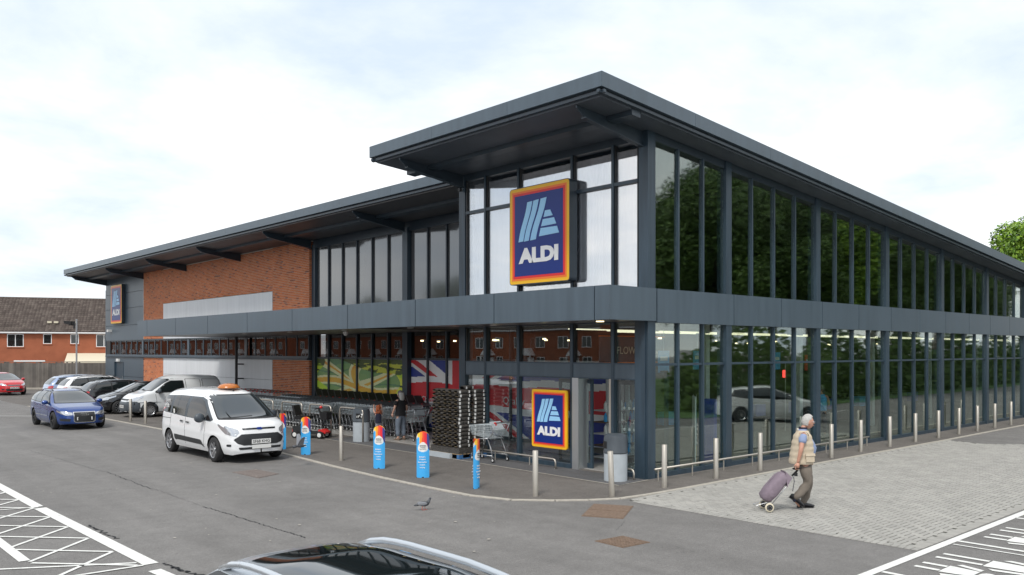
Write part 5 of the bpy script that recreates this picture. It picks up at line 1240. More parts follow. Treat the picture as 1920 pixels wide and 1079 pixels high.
# --- blue estate
def estate(paint, L=4.59, Wd=1.78, H=1.43, rim='alloy', rails=True, wr=.32, plates=(), extra=(), wz=None, sc=1., railm='alloydark'):
    k = H/1.43
    z = lambda v: v*k
    return wagon(L, Wd, H, 2.66, .90, wr=wr, wz=wr, pf=4.2, pr=7, n=3.4, tumble=.29, paint=paint, rim=rim, sm=.08, crease=.008,
      top=[(-L/2,z(.62)),(-2.24,z(.92)),(-2.0,z(1.20)),(-1.78,z(1.345)),(-1.1,z(1.415)),(-.3,z(1.43)),(.2,z(1.395)),(.48,z(1.32)),(1.12,z(.985)),(1.3,z(.935)),(1.9,z(.83)),(2.14,z(.73)),(L/2,z(.52))],
      belt=[(-L/2,z(.6)),(-2.1,z(.93)),(0,z(.89)),(1.2,z(.85)),(1.9,z(.74)),(L/2,z(.5))], sill=[(-L/2,.32),(-2.0,.24),(1.9,.20),(L/2,.24)],
      side=[('trim', [(-1.98,z(.98)),(-1.72,z(1.29)),(-.5,z(1.36)),(.16,z(1.33)),(.98,z(.93)),(.9,z(.90)),(-1.2,z(.94))]),
            ('glass', [(-1.90,z(1.0)),(-1.68,z(1.27)),(-1.12,z(1.31)),(-1.12,z(.965))]), ('glass', [(-1.06,z(.965)),(-1.06,z(1.315)),(-.30,z(1.335)),(-.30,z(.945))]), ('glass', [(-.22,z(.945)),(-.22,z(1.335)),(.16,z(1.31)),(.82,z(.945))]),
            ('seam', [(-1.1,.32),(-1.1,z(.95)),(-1.085,z(.95)),(-1.085,.32)]), ('seam', [(-.26,.3),(-.26,z(.93)),(-.245,z(.93)),(-.245,.3)]), ('seam', [(.82,.3),(.84,z(.88)),(.855,z(.88)),(.835,.3)]),
            ('silver', [(-1.0,.47),(-1.0,.495),(.75,.495),(.75,.47)]), ('handle', [(-.98,z(.82)),(-.98,z(.85)),(-.80,z(.85)),(-.80,z(.82))]), ('handle', [(-.16,z(.80)),(-.16,z(.83)),(.03,z(.83)),(.03,z(.80))]), ('lamp', [(1.74,z(.66)),(1.72,z(.72)),(2.2,z(.62)),(2.2,z(.56))])]+list(extra),
      front=[('trim', [(-.74,z(.94)),(-.56,z(1.36)),(.56,z(1.36)),(.74,z(.94))]), ('glass', [(-.71,z(.955)),(-.545,z(1.345)),(.545,z(1.345)),(.71,z(.955))]), ('lamp', [(.40,z(.55)),(.40,z(.63)),(.66,z(.69)),(.76,z(.68)),(.74,z(.60)),(.60,z(.54))]),
             ('chrome', [(-.36,z(.30)),(-.38,z(.66)),(.38,z(.66)),(.36,z(.30)),(.28,z(.27)),(-.28,z(.27))]), ('grille', [(-.335,z(.32)),(-.355,z(.64)),(.355,z(.64)),(.335,z(.32)),(.27,z(.29)),(-.27,z(.29))]), ('fog', [(.48,z(.32)),(.46,z(.42)),(.76,z(.43)),(.74,z(.34))]), ('lip', [(-.8,z(.25)),(-.8,z(.27)),(.8,z(.27)),(.8,z(.25))])],
      rear=[('glass', [(-.60,z(.98)),(-.50,z(1.27)),(.50,z(1.27)),(.60,z(.98))]), ('tail', [(.50,z(.74)),(.50,z(.88)),(.80,z(.92)),(.80,z(.76))])],
      mirror=(.72,z(.97)), rails=(-1.55,.05,.50,1.43,.04,railm) if rails else None, plates=list(plates))
SA = estate('paint_blue', rim='dark', plates=[('DY57 LGK', 2.285, .36, False)]); SA['badge'] = 'chrome'
audi, ab = make_car('estate_car', 'dark blue estate car with four-ring badge driving in front of the parked cars', 'car', SA, (-5.82, 23.72), -pi/2)
for i in range(4):
    b = MB(); b.tube([(0, (i-1.5)*.062+.042*cos(2*pi*k/14), .575+.042*sin(2*pi*k/14)) for k in range(15)], .0065, n=6); obj('badge_ring', b, 'chrome', audi, (2.293, 0, 0))
# --- hatchbacks and other parked cars
def hatch(paint, L=4.05, Wd=1.72, H=1.47, rim='alloy', **k):
    s = L/4.05; f = H/1.47; X_ = lambda v: v*s; Z_ = lambda v: v*f
    return wagon(L, Wd, H, 2.50*s, .82*s, wr=.31, wz=.31, pf=3.6, pr=5.5, n=2.7, tumble=.32, paint=paint, rim=rim, sm=.09, crease=.01,
      top=[(-L/2,Z_(.6)),(X_(-1.98),Z_(.95)),(X_(-1.80),Z_(1.25)),(X_(-1.62),Z_(1.40)),(X_(-1.0),Z_(1.46)),(X_(-.3),Z_(1.47)),(X_(.15),Z_(1.42)),(X_(1.05),Z_(1.02)),(X_(1.35),Z_(.95)),(X_(1.75),Z_(.84)),(L/2,Z_(.55))],
      belt=[(-L/2,Z_(.58)),(X_(-1.8),Z_(1.02)),(0,Z_(.95)),(X_(1.1),Z_(.88)),(X_(1.7),Z_(.76)),(L/2,Z_(.5))], sill=[(-L/2,.32),(-1.7,.24),(1.6,.2),(L/2,.24)],
      side=[('trim', [(X_(-1.72),Z_(1.06)),(X_(-1.52),Z_(1.33)),(X_(-.4),Z_(1.40)),(X_(.15),Z_(1.35)),(X_(.95),Z_(.97)),(X_(.8),Z_(.93)),(X_(-.9),Z_(.98))]), ('glass', [(X_(-1.62),Z_(1.07)),(X_(-1.48),Z_(1.29)),(X_(-1.05),Z_(1.33)),(X_(-1.02),Z_(1.03))]), ('glass', [(X_(-.97),Z_(1.01)),(X_(-1.0),Z_(1.34)),(X_(-.32),Z_(1.37)),(X_(-.28),Z_(.98))]), ('glass', [(X_(-.21),Z_(.98)),(X_(-.25),Z_(1.37)),(X_(.13),Z_(1.32)),(X_(.80),Z_(.98))]),
            ('seam', [(X_(-.26),.32),(X_(-.26),Z_(.96)),(X_(-.245),Z_(.96)),(X_(-.245),.32)]), ('seam', [(X_(.78),.32),(X_(.80),Z_(.92)),(X_(.815),Z_(.92)),(X_(.795),.32)]), ('handle', [(X_(-.2),Z_(.84)),(X_(-.2),Z_(.87)),(X_(0),Z_(.87)),(X_(0),Z_(.84))]), ('lamp', [(X_(1.35),Z_(.80)),(X_(1.33),Z_(.86)),(X_(1.9),Z_(.72)),(X_(1.9),Z_(.62))])],
      front=[('trim', [(-.72,Z_(.98)),(-.56,Z_(1.40)),(.56,Z_(1.40)),(.72,Z_(.98))]), ('glass', [(-.69,Z_(1.0)),(-.54,Z_(1.38)),(.54,Z_(1.38)),(.69,Z_(1.0))]), ('lamp', [(.42,Z_(.62)),(.46,Z_(.72)),(.66,Z_(.80)),(.72,Z_(.76)),(.70,Z_(.66))]), ('grille', [(-.36,Z_(.62)),(-.38,Z_(.69)),(.38,Z_(.69)),(.36,Z_(.62))]), ('bar', [(-.36,Z_(.65)),(-.36,Z_(.665)),(.36,Z_(.665)),(.36,Z_(.65))]), ('grille', [(-.46,Z_(.30)),(-.5,Z_(.44)),(.5,Z_(.44)),(.46,Z_(.30))]), ('fog', [(.56,Z_(.36)),(.56,Z_(.44)),(.68,Z_(.44)),(.68,Z_(.36))])],
      rear=[('glass', [(-.58,Z_(1.06)),(-.5,Z_(1.34)),(.5,Z_(1.34)),(.58,Z_(1.06))]), ('tail', [(.56,Z_(.80)),(.56,Z_(1.06)),(.78,Z_(1.06)),(.78,Z_(.84))])], mirror=(X_(.70),Z_(1.02)), **k)
red, _ = make_car('hatchback', 'red hatchback at the left edge in front of the wooden fence', 'car', hatch('paint_red', L=4.3, Wd=1.78, plates=[('KX13', 2.16, .44, False)]), (-2.45, 52.0), -pi/2+.10)
yar, _ = make_car('hatchback', 'black hatchback parked nose-out between the van and the black estate', 'car', hatch('paint_black', L=3.95, plates=[('YS12 KHW', 1.99, .46, False)]), (-1.25, 29.3), pi)
bst, _ = make_car('estate_car', 'black estate car parked nose-in with its tailgate towards the lane', 'car', estate('paint_black', L=4.75, H=1.47, rim='alloy', wr=.335, railm='paint_silver'), (-.75, 32.3), 0)
wst, _ = make_car('estate_car', 'white estate car parked nose-in behind the black estate', 'car', estate('paint_white', L=4.7, H=1.62, wr=.34), (-.9, 35.6), 0)
ss, _ = make_car('estate_car', 'pale blue estate car, farthest of the parked cars by the building', 'car', estate('paint_paleblue', L=4.6, H=1.60, wr=.34, railm='paint_silver'), (-.9, 38.4), 0)
# --- panel van
V = wagon(4.22, 1.83, 1.81, 2.70, .88, wr=.315, wz=.315, pf=3.8, pr=9, n=3.1, tumble=.20, paint='paint_vanwhite', rim='steel', sm=.11, crease=.008,
  top=[(-2.11,.75),(-2.09,1.25),(-2.04,1.66),(-1.9,1.76),(-1.0,1.82),(-.1,1.82),(.3,1.77),(.55,1.66),(1.16,1.18),(1.35,1.10),(1.75,1.00),(1.98,.84),(2.11,.55)],
  belt=[(-2.11,.72),(-2.0,1.10),(0,1.08),(1.0,1.04),(1.6,.92),(2.11,.5)], sill=[(-2.11,.36),(-1.9,.27),(1.6,.24),(2.11,.27)],
  side=[('trim', [(-.28,1.08),(-.26,1.58),(.28,1.58),(.52,1.48),(1.02,1.10),(.95,1.05)]), ('glass', [(-.22,1.10),(-.21,1.55),(.27,1.55),(.48,1.46),(.92,1.12)]), ('seam', [(-1.92,1.12),(-1.92,1.60),(-1.10,1.63),(-1.10,1.10)]), ('panel', [(-1.90,1.135),(-1.90,1.585),(-1.12,1.615),(-1.12,1.115)]), ('seam', [(-1.02,1.10),(-1.02,1.63),(-.34,1.64),(-.34,1.08)]), ('panel', [(-1.0,1.115),(-1.0,1.615),(-.36,1.625),(-.36,1.095)]),
        ('seam', [(-.32,.33),(-.32,1.05),(-.305,1.05),(-.305,.33)]), ('seam', [(.9,.33),(.98,1.0),(.995,1.0),(.915,.33)]), ('bumper', [(1.62,.26),(1.66,.56),(1.72,.70),(2.2,.70),(2.2,.26)]), ('tail', [(-2.12,.9),(-2.12,1.35),(-2.02,1.35),(-2.02,.9)]), ('handle', [(-.26,.93),(-.26,.97),(-.06,.97),(-.06,.93)]), ('lamp', [(1.50,.86),(1.48,.95),(1.98,.80),(1.98,.68)])],
  front=[('trim', [(-.78,1.14),(-.64,1.66),(.64,1.66),(.78,1.14)]), ('glass', [(-.75,1.16),(-.62,1.64),(.62,1.64),(.75,1.16)]), ('bumper', [(-.92,.26),(-.92,.66),(-.5,.68),(.5,.68),(.92,.66),(.92,.26)]), ('lamp', [(.50,.70),(.52,.80),(.74,.90),(.80,.84),(.78,.74)]), ('grille', [(-.44,.74),(-.46,.80),(.46,.80),(.44,.74)])],
  rear=[('glass', [(-.6,1.12),(-.56,1.56),(.56,1.56),(.6,1.12)]), ('tail', [(.74,.9),(.74,1.35),(.88,1.35),(.88,.9)])], mirror=(.86,1.15), mm='bin_dark', bigm=1, mo=.08, plates=[('KX61', 2.125, .42, False)])
van, _ = make_car('delivery_van', 'white panel van with grey bumper parked nose-out beside the steel bollards', 'van', V, (-.85, 26.45), pi)
# --- foreground silver estate, only its roof in the picture
FG = estate('paint_silver', L=4.75, Wd=1.80, H=1.50, rim='alloy', wr=.33); FG['railr'] = .027; FG['rails'] = (-1.70, .75, .56, 1.5, .06, 'paint_silver'); FG['roof'] = [('black', [(-1.55, -.49), (-1.55, .49), (.42, .49), (.42, -.49)])]; FG['tumble'] = .26; FG['n'] = 3.4
fg, _ = make_car('estate_car', 'silver estate car with a black glass roof and pale roof rails in the foreground', 'car', FG, (-11.93, -7.80), -pi/2-.02)
# --- cars seen only as reflections
w1, _ = make_car('hatchback', 'white hatchback across the pavers, reflected in the long glass front', 'car', hatch('paint_white', L=4.35, Wd=1.80, H=1.45), (16.4, -6.4), radians(47))
for (x, y, r, sw, lab) in ((-16.6, 3.2, 0, None, 'white hatchback reflected in the glass left of the small sign'), (-16.9, .3, 0, {'paint_white': 'paint_black'}, 'black hatchback reflected in the entrance glass'), (-16.7, 6.1, 0, {'paint_white': 'paint_silver'}, 'silver hatchback reflected behind the lone trolley'), (-16.8, 8.9, 0, {'paint_white': 'paint_red'}, 'red hatchback reflected in the glass by the sacks')):
    copy_tree(w1, (x, y, 0), r, lab, swap=sw)
# ================================================================== PEOPLE
def skin_mesh(name, verts, edges, rads, m, sub=2, root=0, noise_amp=0.):
    me = bpy.data.meshes.new(name); me.from_pydata(verts, edges, []); o = bpy.data.objects.new(name, me); COL.objects.link(o)
    md = o.modifiers.new('s', 'SKIN'); md.use_smooth_shade = True; md.branch_smoothing = .6
    for i, r in enumerate(rads):
        sv = me.skin_vertices[0].data[i]; sv.radius = r if isinstance(r, tuple) else (r, r); sv.use_root = (i == root)
    o.modifiers.new('d', 'SUBSURF').levels = sub
    dg = bpy.context.evaluated_depsgraph_get(); dg.update()
    nm = bpy.data.meshes.new_from_object(o.evaluated_get(dg)); bpy.data.objects.remove(o); bpy.data.meshes.remove(me)
    nm.materials.clear(); nm.materials.append(MAT[m])
    if noise_amp:
        for v in nm.vertices: v.co += v.normal*noise_amp*noise.noise(v.co*9)
    for p in nm.polygons: p.use_smooth = True
    nm.name = name; return nm
def loft(rings, n=28, arc=(0, 2*pi), thick=0.):
    """rings: (cx, cy, cz, rx, ry, power) horizontal ellipses"""
    P = []
    for (cx, cy, cz, rx, ry, pw) in rings:
        R = []
        for k in range(n+1):
            a = arc[0]+(arc[1]-arc[0])*k/n; c, s = cos(a), sin(a)
            R.append((cx+rx*abs(c)**pw*(1 if c > 0 else -1), cy+ry*abs(s)**pw*(1 if s > 0 else -1), cz))
        P.append(R)
    return MB().grid(P)
def hand(b, c, d, side=1, s=1., curl=.9):
    """palm with five bent fingers; c wrist, d pointing direction"""
    c = Vector(c); d = Vector(d).normalized(); r = d.cross(Vector((0, 1, 0))).normalized(); f = r.cross(d).normalized()
    b.tube([c, c+d*.04*s, c+d*.085*s], [.026*s, .037*s, .032*s], n=8)
    for i, L in enumerate((.062, .072, .068, .054)):
        p = c+d*.08*s+r*(i-1.5)*.017*s; q = p+d*L*.45*s+f*.006*side; e_ = q+(d*cos(curl)+f*side*sin(curl))*L*.4*s; g_ = e_+(d*cos(curl*1.8)+f*side*sin(curl*1.8))*L*.3*s
        b.tube([p, q, e_, g_], [.0098*s, .009*s, .008*s, .006*s], n=6)
    p = c+d*.03*s-r*.028*s; b.tube([p, p-r*.02*s+d*.028*s+f*side*.01, p-r*.018*s+d*.055*s+f*side*.025], [.012*s, .010*s, .007*s], n=6)
def head(parent, c, yaw_, s=1., skin='skin', hair='hair_grey', hairfn=None, hairscale=1.05, glasses=False):
    c = Vector(c); h = bpy.data.objects.new('head', None)
    b = MB(); n, m = 26, 20; vs = []
    for j in range(m+1):
        t = pi*j/m
        for i in range(n):
            a = 2*pi*i/n; x, y, z = sin(t)*cos(a), sin(t)*sin(a), cos(t)
            px_, py_, pz_ = x*.098, y*.076, z*.118
            if z < -.1: px_ += .012*(-z) if x > 0 else .018*(-z); py_ *= 1+.22*z; 
            if x > 0: px_ *= .93
            # brow, nose, lips, chin
            fy = abs(y)
            if x > .6:
                px_ += .012*math.exp(-((z-.18)/.09)**2)*math.exp(-(fy/.5)**2)-.010*math.exp(-((z-.02)/.10)**2)*math.exp(-((fy-.35)/.16)**2)
                px_ += .030*math.exp(-((z+.16)/.11)**2)*math.exp(-(y/.13)**2)+.012*math.exp(-((z-.0)/.15)**2)*math.exp(-(y/.12)**2)
                px_ += .009*math.exp(-((z+.46)/.05)**2)*math.exp(-(y/.3)**2)+.008*math.exp(-((z+.56)/.05)**2)*math.exp(-(y/.28)**2)+.012*math.exp(-((z+.82)/.12)**2)
            vs.append((px_*s, py_*s, pz_*s))
    b.add(vs, [(j*n+i, (j+1)*n+i, (j+1)*n+(i+1) % n, j*n+(i+1) % n) for j in range(m) for i in range(n)])
    for sd_ in (1, -1):
        b.ball((-.004*s, sd_*.078*s, -.008*s), .020*s, .008*s, .032*s, n=10, m=8)
    R = Matrix.Rotation(yaw_, 4, 'Z'); 
    o = obj('head', b, skin, parent, tuple(c), (0, radians(4), yaw_), smooth=True)
    e = MB(); 
    for sd_ in (1, -1): e.ball((.085*s, sd_*.030*s, .004*s), .012*s, .013*s, .009*s, n=10, m=8)
    obj('eyes', e, 'white', o, smooth=True); e = MB()
    for sd_ in (1, -1): e.ball((.0955*s, sd_*.031*s, .004*s), .003*s, .006*s, .006*s, n=8, m=6)
    obj('pupils', e, 'inkdark', o, smooth=True); obj('lips', MB().ball((.101*s, 0, -.060*s), .006*s, .022*s, .006*s, n=12, m=6), 'pink' if skin != 'skin' else 'skin', o, smooth=True)
    hb_ = MB(); P = []
    for j in range(15):
        t = pi*.02+pi*.70*j/14; R_ = []
        for i in range(33):
            a = 2*pi*i/32; lim = hairfn(a) if hairfn else (.36*pi if abs(((a+pi) % (2*pi))-pi) < .9 else .66*pi)
            tt = min(t, lim); x, y, z = sin(tt)*cos(a), sin(tt)*sin(a), cos(tt)
            k = hairscale*(1+.035*noise.noise(Vector((x*5, y*5, z*5))))+(.035 if t < lim else -.02)
            R_.append((x*.100*k*s, y*.080*k*s, z*.120*k*s+.004))
        P.append(R_)
    hb_.grid(P); obj('hair', hb_, hair, o, smooth=True)
    if glasses:
        g_ = MB()
        for sd_ in (1, -1):
            g_.tube([(.104*s, sd_*.033*s+.019*s*cos(q*pi/6), .004*s+.014*s*sin(q*pi/6)) for q in range(13)], .0016, n=5); g_.tube([(.103*s, sd_*.052*s, .008*s), (.0, sd_*.081*s, .008*s)], .0016, n=5)
        g_.tube([(.105*s, .014*s, .008*s), (.105*s, -.014*s, .008*s)], .0016, n=5); obj('spectacles', g_, 'galv', o)
    return o
def shoe(parent, ankle, yaw_, pitch=0., s=1., m='shoe', sole='black'):
    b = MB(); P = []
    for (x, w, h0, h1) in ((-.085,.020,.0,.03), (-.08,.036,.0,.075), (-.04,.040,.0,.095), (.02,.038,.0,.085), (.08,.046,.0,.062), (.14,.045,.0,.048), (.18,.034,.002,.035), (.20,.014,.008,.022)):
        R_ = []
        for k in range(13): a = 2*pi*k/12; c_, s_ = cos(a), sin(a); R_.append((x*s, w*s*abs(c_)**.7*(1 if c_ > 0 else -1), (h0+(h1-h0)*(.5+.5*s_))*s))
        P.append(R_)
    b.grid(P); b.box(-.085*s, -.034*s, -.012, -.02*s, .034*s, .004).box(.02*s, -.044*s, -.008, .17*s, .044*s, .004)
    return obj('shoe', b, m, parent, ankle, (0, pitch, yaw_), smooth=False)
# ---- the elderly man, walking to the right
man = thing('person', 'elderly man in a beige quilted gilet and brown trousers walking and pulling a shopping bag', 'person', (-.66, -4.13, .016), atan2(-.674, .739)+.02)
V_ = dict(pel=(-.03,0,.90), sp=(-.05,0,1.12), ch=(-.06,0,1.30), nk=(-.03,0,1.44), hd=(.0,0,1.54), shR=(-.09,-.185,1.385), elR=(-.165,-.275,1.11), wrR=(-.21,-.235,.86), shL=(-.05,.185,1.385), elL=(.02,.27,1.12), wrL=(.17,.25,.90),
  hR=(-.04,-.09,.87), kR=(.03,-.10,.475), aR=(-.235,-.10,.20), fR=(-.13,-.10,.05), hL=(-.01,.09,.87), kL=(.12,.10,.475), aL=(.0,.10,.09), fL=(.13,.10,.04))
ks = list(V_); ix = {k: i for i, k in enumerate(ks)}; V2 = [V_[k] for k in ks]
ed = [('pel','sp'),('sp','ch'),('ch','nk'),('nk','hd'),('ch','shR'),('shR','elR'),('elR','wrR'),('ch','shL'),('shL','elL'),('elL','wrL'),('pel','hR'),('hR','kR'),('kR','aR'),('aR','fR'),('pel','hL'),('hL','kL'),('kL','aL'),('aL','fL')]
rd = dict(pel=(.13,.13), sp=(.12,.12), ch=(.12,.11), nk=.055, hd=.055, shR=.055, elR=.042, wrR=.028, shL=.055, elL=.042, wrL=.028, hR=.09, kR=.058, aR=.034, fR=.016, hL=.09, kL=.058, aL=.034, fL=.016)
body = link('body', skin_mesh('body', V2, [(ix[a], ix[b_]) for a, b_ in ed], [rd[k] for k in ks], 'skin'), man)
hb2 = MB(); hand(hb2, (-.21,-.235,.865), (-.10,-.0,-1), side=1, s=1.05, curl=1.1); hand(hb2, (.17,.25,.905), (.35,.0,-.9), side=-1, s=1.05, curl=.7); obj('hand', hb2, 'skin', man, smooth=True)
def chain(pts, rad, m, name, sub=2, na=0.): return skin_mesh(name, pts, [(i, i+1) for i in range(len(pts)-1)], rad, m, sub, 0, na)
tv = [(-.02,0,.90), (-.04,-.085,.84), (.0,-.10,.66), (.035,-.105,.48), (-.08,-.105,.35), (-.235,-.10,.19), (-.0,.085,.84), (.07,.10,.66), (.115,.10,.48), (.07,.10,.28), (.01,.10,.06), (-.02,0,.97)]
te = [(0,1),(1,2),(2,3),(3,4),(4,5),(0,6),(6,7),(7,8),(8,9),(9,10),(0,11)]
link('trousers', skin_mesh('trousers', tv, te, [(.165,.155),(.135,.12),(.115,.105),(.092,.085),(.078,.074),(.066,.064),(.135,.12),(.115,.105),(.092,.085),(.078,.074),(.070,.068),(.165,.16)], 'trousers', 2, 0, .022), man)
link('sock', chain([(-.20,-.10,.25), (-.235,-.10,.20), (-.20,-.10,.13)], [.05,.047,.045], 'navy', 'sock', 1), man)
rd['fR'] = rd['fL'] = .016
obj('belt', loft([(-.01,0,.955,.158,.148,1),(-.01,0,.985,.160,.150,1)]), 'rust', man, smooth=True)
obj('shirt', loft([(-.0,0,.96,.150,.15,1),(.02,0,1.02,.175,.165,1),(.03,0,1.12,.182,.17,1),(.005,0,1.22,.16,.168,1),(-.03,0,1.32,.135,.165,1),(-.045,0,1.39,.105,.13,1),(-.035,0,1.44,.075,.075,1),(-.028,0,1.475,.066,.066,1)]), 'shirt_blue', man, smooth=True)
for s_, sh, el in ((-1, (-.09,-.175,1.385), (-.135,-.25,1.20)), (1, (-.05,.175,1.385), (-.01,.245,1.20))): link('sleeve', chain([sh, tuple((Vector(sh)+Vector(el))/2), el], [.085,.078,.072], 'shirt_blue', 'sleeve'), man)
obj('collar', loft([(-.03,0,1.455,.078,.074,1),(-.035,0,1.49,.074,.072,1)]), 'navy', man, smooth=True)
# gilet: open at the front, quilted rows
gl = []
for i in range(23):
    q = i/22; z = .83+.60*q; puff = .010*abs(sin(q*pi*5.5)); rx = interp([(0,.215),(.3,.205),(.6,.185),(.85,.145),(1,.09)], q)+puff; ry = interp([(0,.215),(.3,.205),(.6,.20),(.85,.185),(1,.085)], q)+puff; gl.append((interp([(0,-.06),(.5,-.035),(1,-.035)], q), 0, z, rx, ry, .92))
obj('gilet', loft(gl, n=40, arc=(radians(42), radians(318))), 'gilet', man, smooth=True)
obj('gilet_lining', loft([(c[0], 0, c[2], c[3]-.012, c[4]-.012, c[5]) for c in gl], n=40, arc=(radians(36), radians(324))), 'navy', man, smooth=True)
obj('armhole', MB().lathe([(.088,-.012),(.096,-.004),(.096,.008),(.086,.014)], n=24, ax='y'), 'gilet', man, (-.085,-.205,1.335), (0, 0, .15), smooth=True)
obj('pocket', MB().hexa([(-.06,-.246,.88),(.10,-.225,.88),(.10,-.205,.88),(-.06,-.225,.88),(-.06,-.236,1.02),(.10,-.214,1.02),(.10,-.195,1.02),(-.06,-.215,1.02)]), 'gilet', man); obj('pocket_flap', MB().hexa([(-.07,-.252,.985),(.11,-.232,.985),(.11,-.21,.985),(-.07,-.23,.985),(-.07,-.244,1.03),(.11,-.222,1.03),(.11,-.20,1.03),(-.07,-.222,1.03)]), 'gilet', man)
head(man, (.060, 0, 1.585), 0., 1.08, glasses=True, hairfn=lambda a: .27*pi if abs(((a+pi) % (2*pi))-pi) < 1.0 else (.40*pi if abs(((a+pi) % (2*pi))-pi) < 1.75 else .67*pi))
shoe(man, (-.235, -.10, .17), 0., .62, 1.12); shoe(man, (.0, .10, .012), 0., 0., 1.12)
# ---- wheeled shopping bag
A = atan2(-.674, .739); bgt = thing('shopping_bag', 'mauve wheeled shopping bag tilted back and pulled by the elderly man', 'shopping bag', (-.66, -4.13, .016), A+.02)
ax0 = Vector((-.76, -.18, .075)); ux = Vector((.64, 0, .77)).normalized(); nx = Vector((-.77, 0, .64))      # along the frame, and outward to the bag side
def bp(u, v, w): return ax0+ux*u+nx*v+Vector((0, w, 0))
P = []
for u, d_, w_ in ((.06,.10,.12),(.10,.20,.165),(.25,.235,.18),(.42,.235,.175),(.55,.215,.165),(.62,.17,.15),(.66,.11,.11),(.665,.02,.03)):
    R_ = []
    for k in range(25):
        a = 2*pi*k/24; c_, s_ = cos(a), sin(a); q = 1+.05*noise.noise(Vector((u*9, a*1.5, 2)))
        R_.append(tuple(bp(u, .125+d_*.5*abs(c_)**.6*(1 if c_ > 0 else -1)*q, w_*abs(s_)**.6*(1 if s_ > 0 else -1)*q)))
    P.append(R_)
obj('bag', MB().grid(P).add([tuple(bp(.06, .125+.05*cos(2*pi*k/12), .12*sin(2*pi*k/12))) for k in range(12)], [tuple(range(12))]), 'bagcloth', bgt, smooth=True)
obj('flap', MB().hexa([bp(.50,-.0,-.17), bp(.50,.0,.17), bp(.50,-.02,.17), bp(.50,-.02,-.17), bp(.675,.02,-.15), bp(.675,.02,.15), bp(.69,.18,.13), bp(.69,.18,-.13)]), 'bagcloth', bgt)
for w in (-.13, .13): obj('frame_tube', MB().tube([tuple(bp(-.02,.0,w)), tuple(bp(.45,-.01,w*.9)), tuple(bp(.74,-.01,w*.45))], .010, n=8), 'galv', bgt, smooth=True)
obj('handle', MB().tube([tuple(bp(.72,-.01,0)), tuple(bp(.86,-.02,.0)), (-.28,-.20,.755), (-.215,-.235,.775), (-.15,-.24,.775)], [.020,.020,.019,.018,.018], n=10), 'black', bgt, smooth=True)
obj('clip', MB().box(-.03, -.02, -.03, .03, .02, .03), 'black', bgt, tuple(bp(.78,-.04,0))); obj('strap', MB().tube([tuple(bp(.72,-.03,-.03)), tuple(bp(.66,-.09,-.04)), tuple(bp(.60,-.10,-.04)+Vector((.0,0,-.12)))], .006, n=6), 'navy', bgt)
obj('stand', MB().tube([tuple(bp(.12,.02,-.10)), (-.90,-.28,.13), (-.98,-.28,.10), (-.98,-.10,.10), tuple(bp(.12,.02,.10))], .007, n=6), 'galv', bgt)
for w in (-.17, .17):
    wh = obj('wheel', MB().lathe([(.055,-.014),(.072,-.014),(.082,-.006),(.082,.006),(.072,.014),(.055,.014)], n=28, ax='y'), 'render_cream', bgt, (-.76, -.18+w, .082), smooth=True); obj('hub', MB().lathe([(0,-.016),(.056,-.012),(.056,.012),(0,.016)], n=20, ax='y'), 'black', wh)
    b = MB()
    for k in range(6): a = k*pi/3; b.ball((.035*cos(a), -.017, .035*sin(a)), .006, .002, .006, n=6, m=4).ball((.035*cos(a), .017, .035*sin(a)), .006, .002, .006, n=6, m=4)
    obj('hub_holes', b, 'bin_light', wh)
# ---- woman seen from behind
wo = thing('person', 'woman with long grey hair in a black t-shirt and grey jeans standing by the trolleys', 'person', (.62, 10.55, .009), radians(95))
V_ = dict(pel=(0,0,.86), sp=(0,0,1.02), ch=(0,0,1.20), nk=(0,0,1.34), hd=(.01,0,1.42), shR=(0,-.17,1.29), elR=(-.02,-.235,1.05), wrR=(.03,-.25,.83), shL=(0,.17,1.29), elL=(.02,.235,1.05), wrL=(.12,.24,.86), hR=(0,-.09,.82), kR=(.01,-.11,.45), aR=(-.02,-.12,.08), fR=(.10,-.13,.03), hL=(0,.09,.82), kL=(.01,.11,.45), aL=(-.02,.12,.08), fL=(.10,.14,.03))
V2 = [V_[k] for k in ks]; link('body', skin_mesh('body', V2, [(ix[a], ix[b_]) for a, b_ in ed], [dict(rd, pel=(.13,.15), elR=.040, elL=.040)[k] for k in ks], 'skin_pale'), wo)
hb2 = MB(); hand(hb2, (.03,-.25,.835), (.1,0,-1), 1, .95); hand(hb2, (.12,.24,.865), (.3,0,-1), -1, .95); obj('hand', hb2, 'skin_pale', wo, smooth=True)
tv = [(0,0,.86), (0,-.085,.80), (.01,-.10,.62), (.01,-.11,.44), (0,-.115,.26), (-.01,-.12,.11), (0,.085,.80), (.01,.10,.62), (.01,.11,.44), (0,.115,.26), (-.01,.12,.11), (0,0,.93)]
link('jeans', skin_mesh('jeans', tv, te, [(.17,.15),(.13,.125),(.11,.105),(.09,.085),(.082,.078),(.075,.07),(.13,.125),(.11,.105),(.09,.085),(.082,.078),(.075,.07),(.155,.14)], 'jeans_grey', 2, 0, .014), wo)
obj('t_shirt', loft([(0,0,.80,.165,.20,.95),(0,0,.90,.15,.190,.95),(0,0,.98,.135,.182,.95),(.01,0,1.08,.135,.180,.95),(.01,0,1.20,.135,.185,.95),(0,0,1.28,.115,.18,.95),(0,0,1.33,.085,.12,1),(0,0,1.36,.06,.07,1)]), 'tee_black', wo, smooth=True)
for s_ in (-1, 1): link('sleeve', chain([(0,s_*.165,1.28), (-.01,s_*.20,1.20), (-.015,s_*.225,1.12)], [.082,.075,.07], 'tee_black', 'sleeve'), wo)
head(wo, (.015, 0, 1.485), .5, .98, 'skin_pale', 'hair_dark', hairfn=lambda a: .36*pi if abs(((a+pi) % (2*pi))-pi) < .8 else .72*pi)
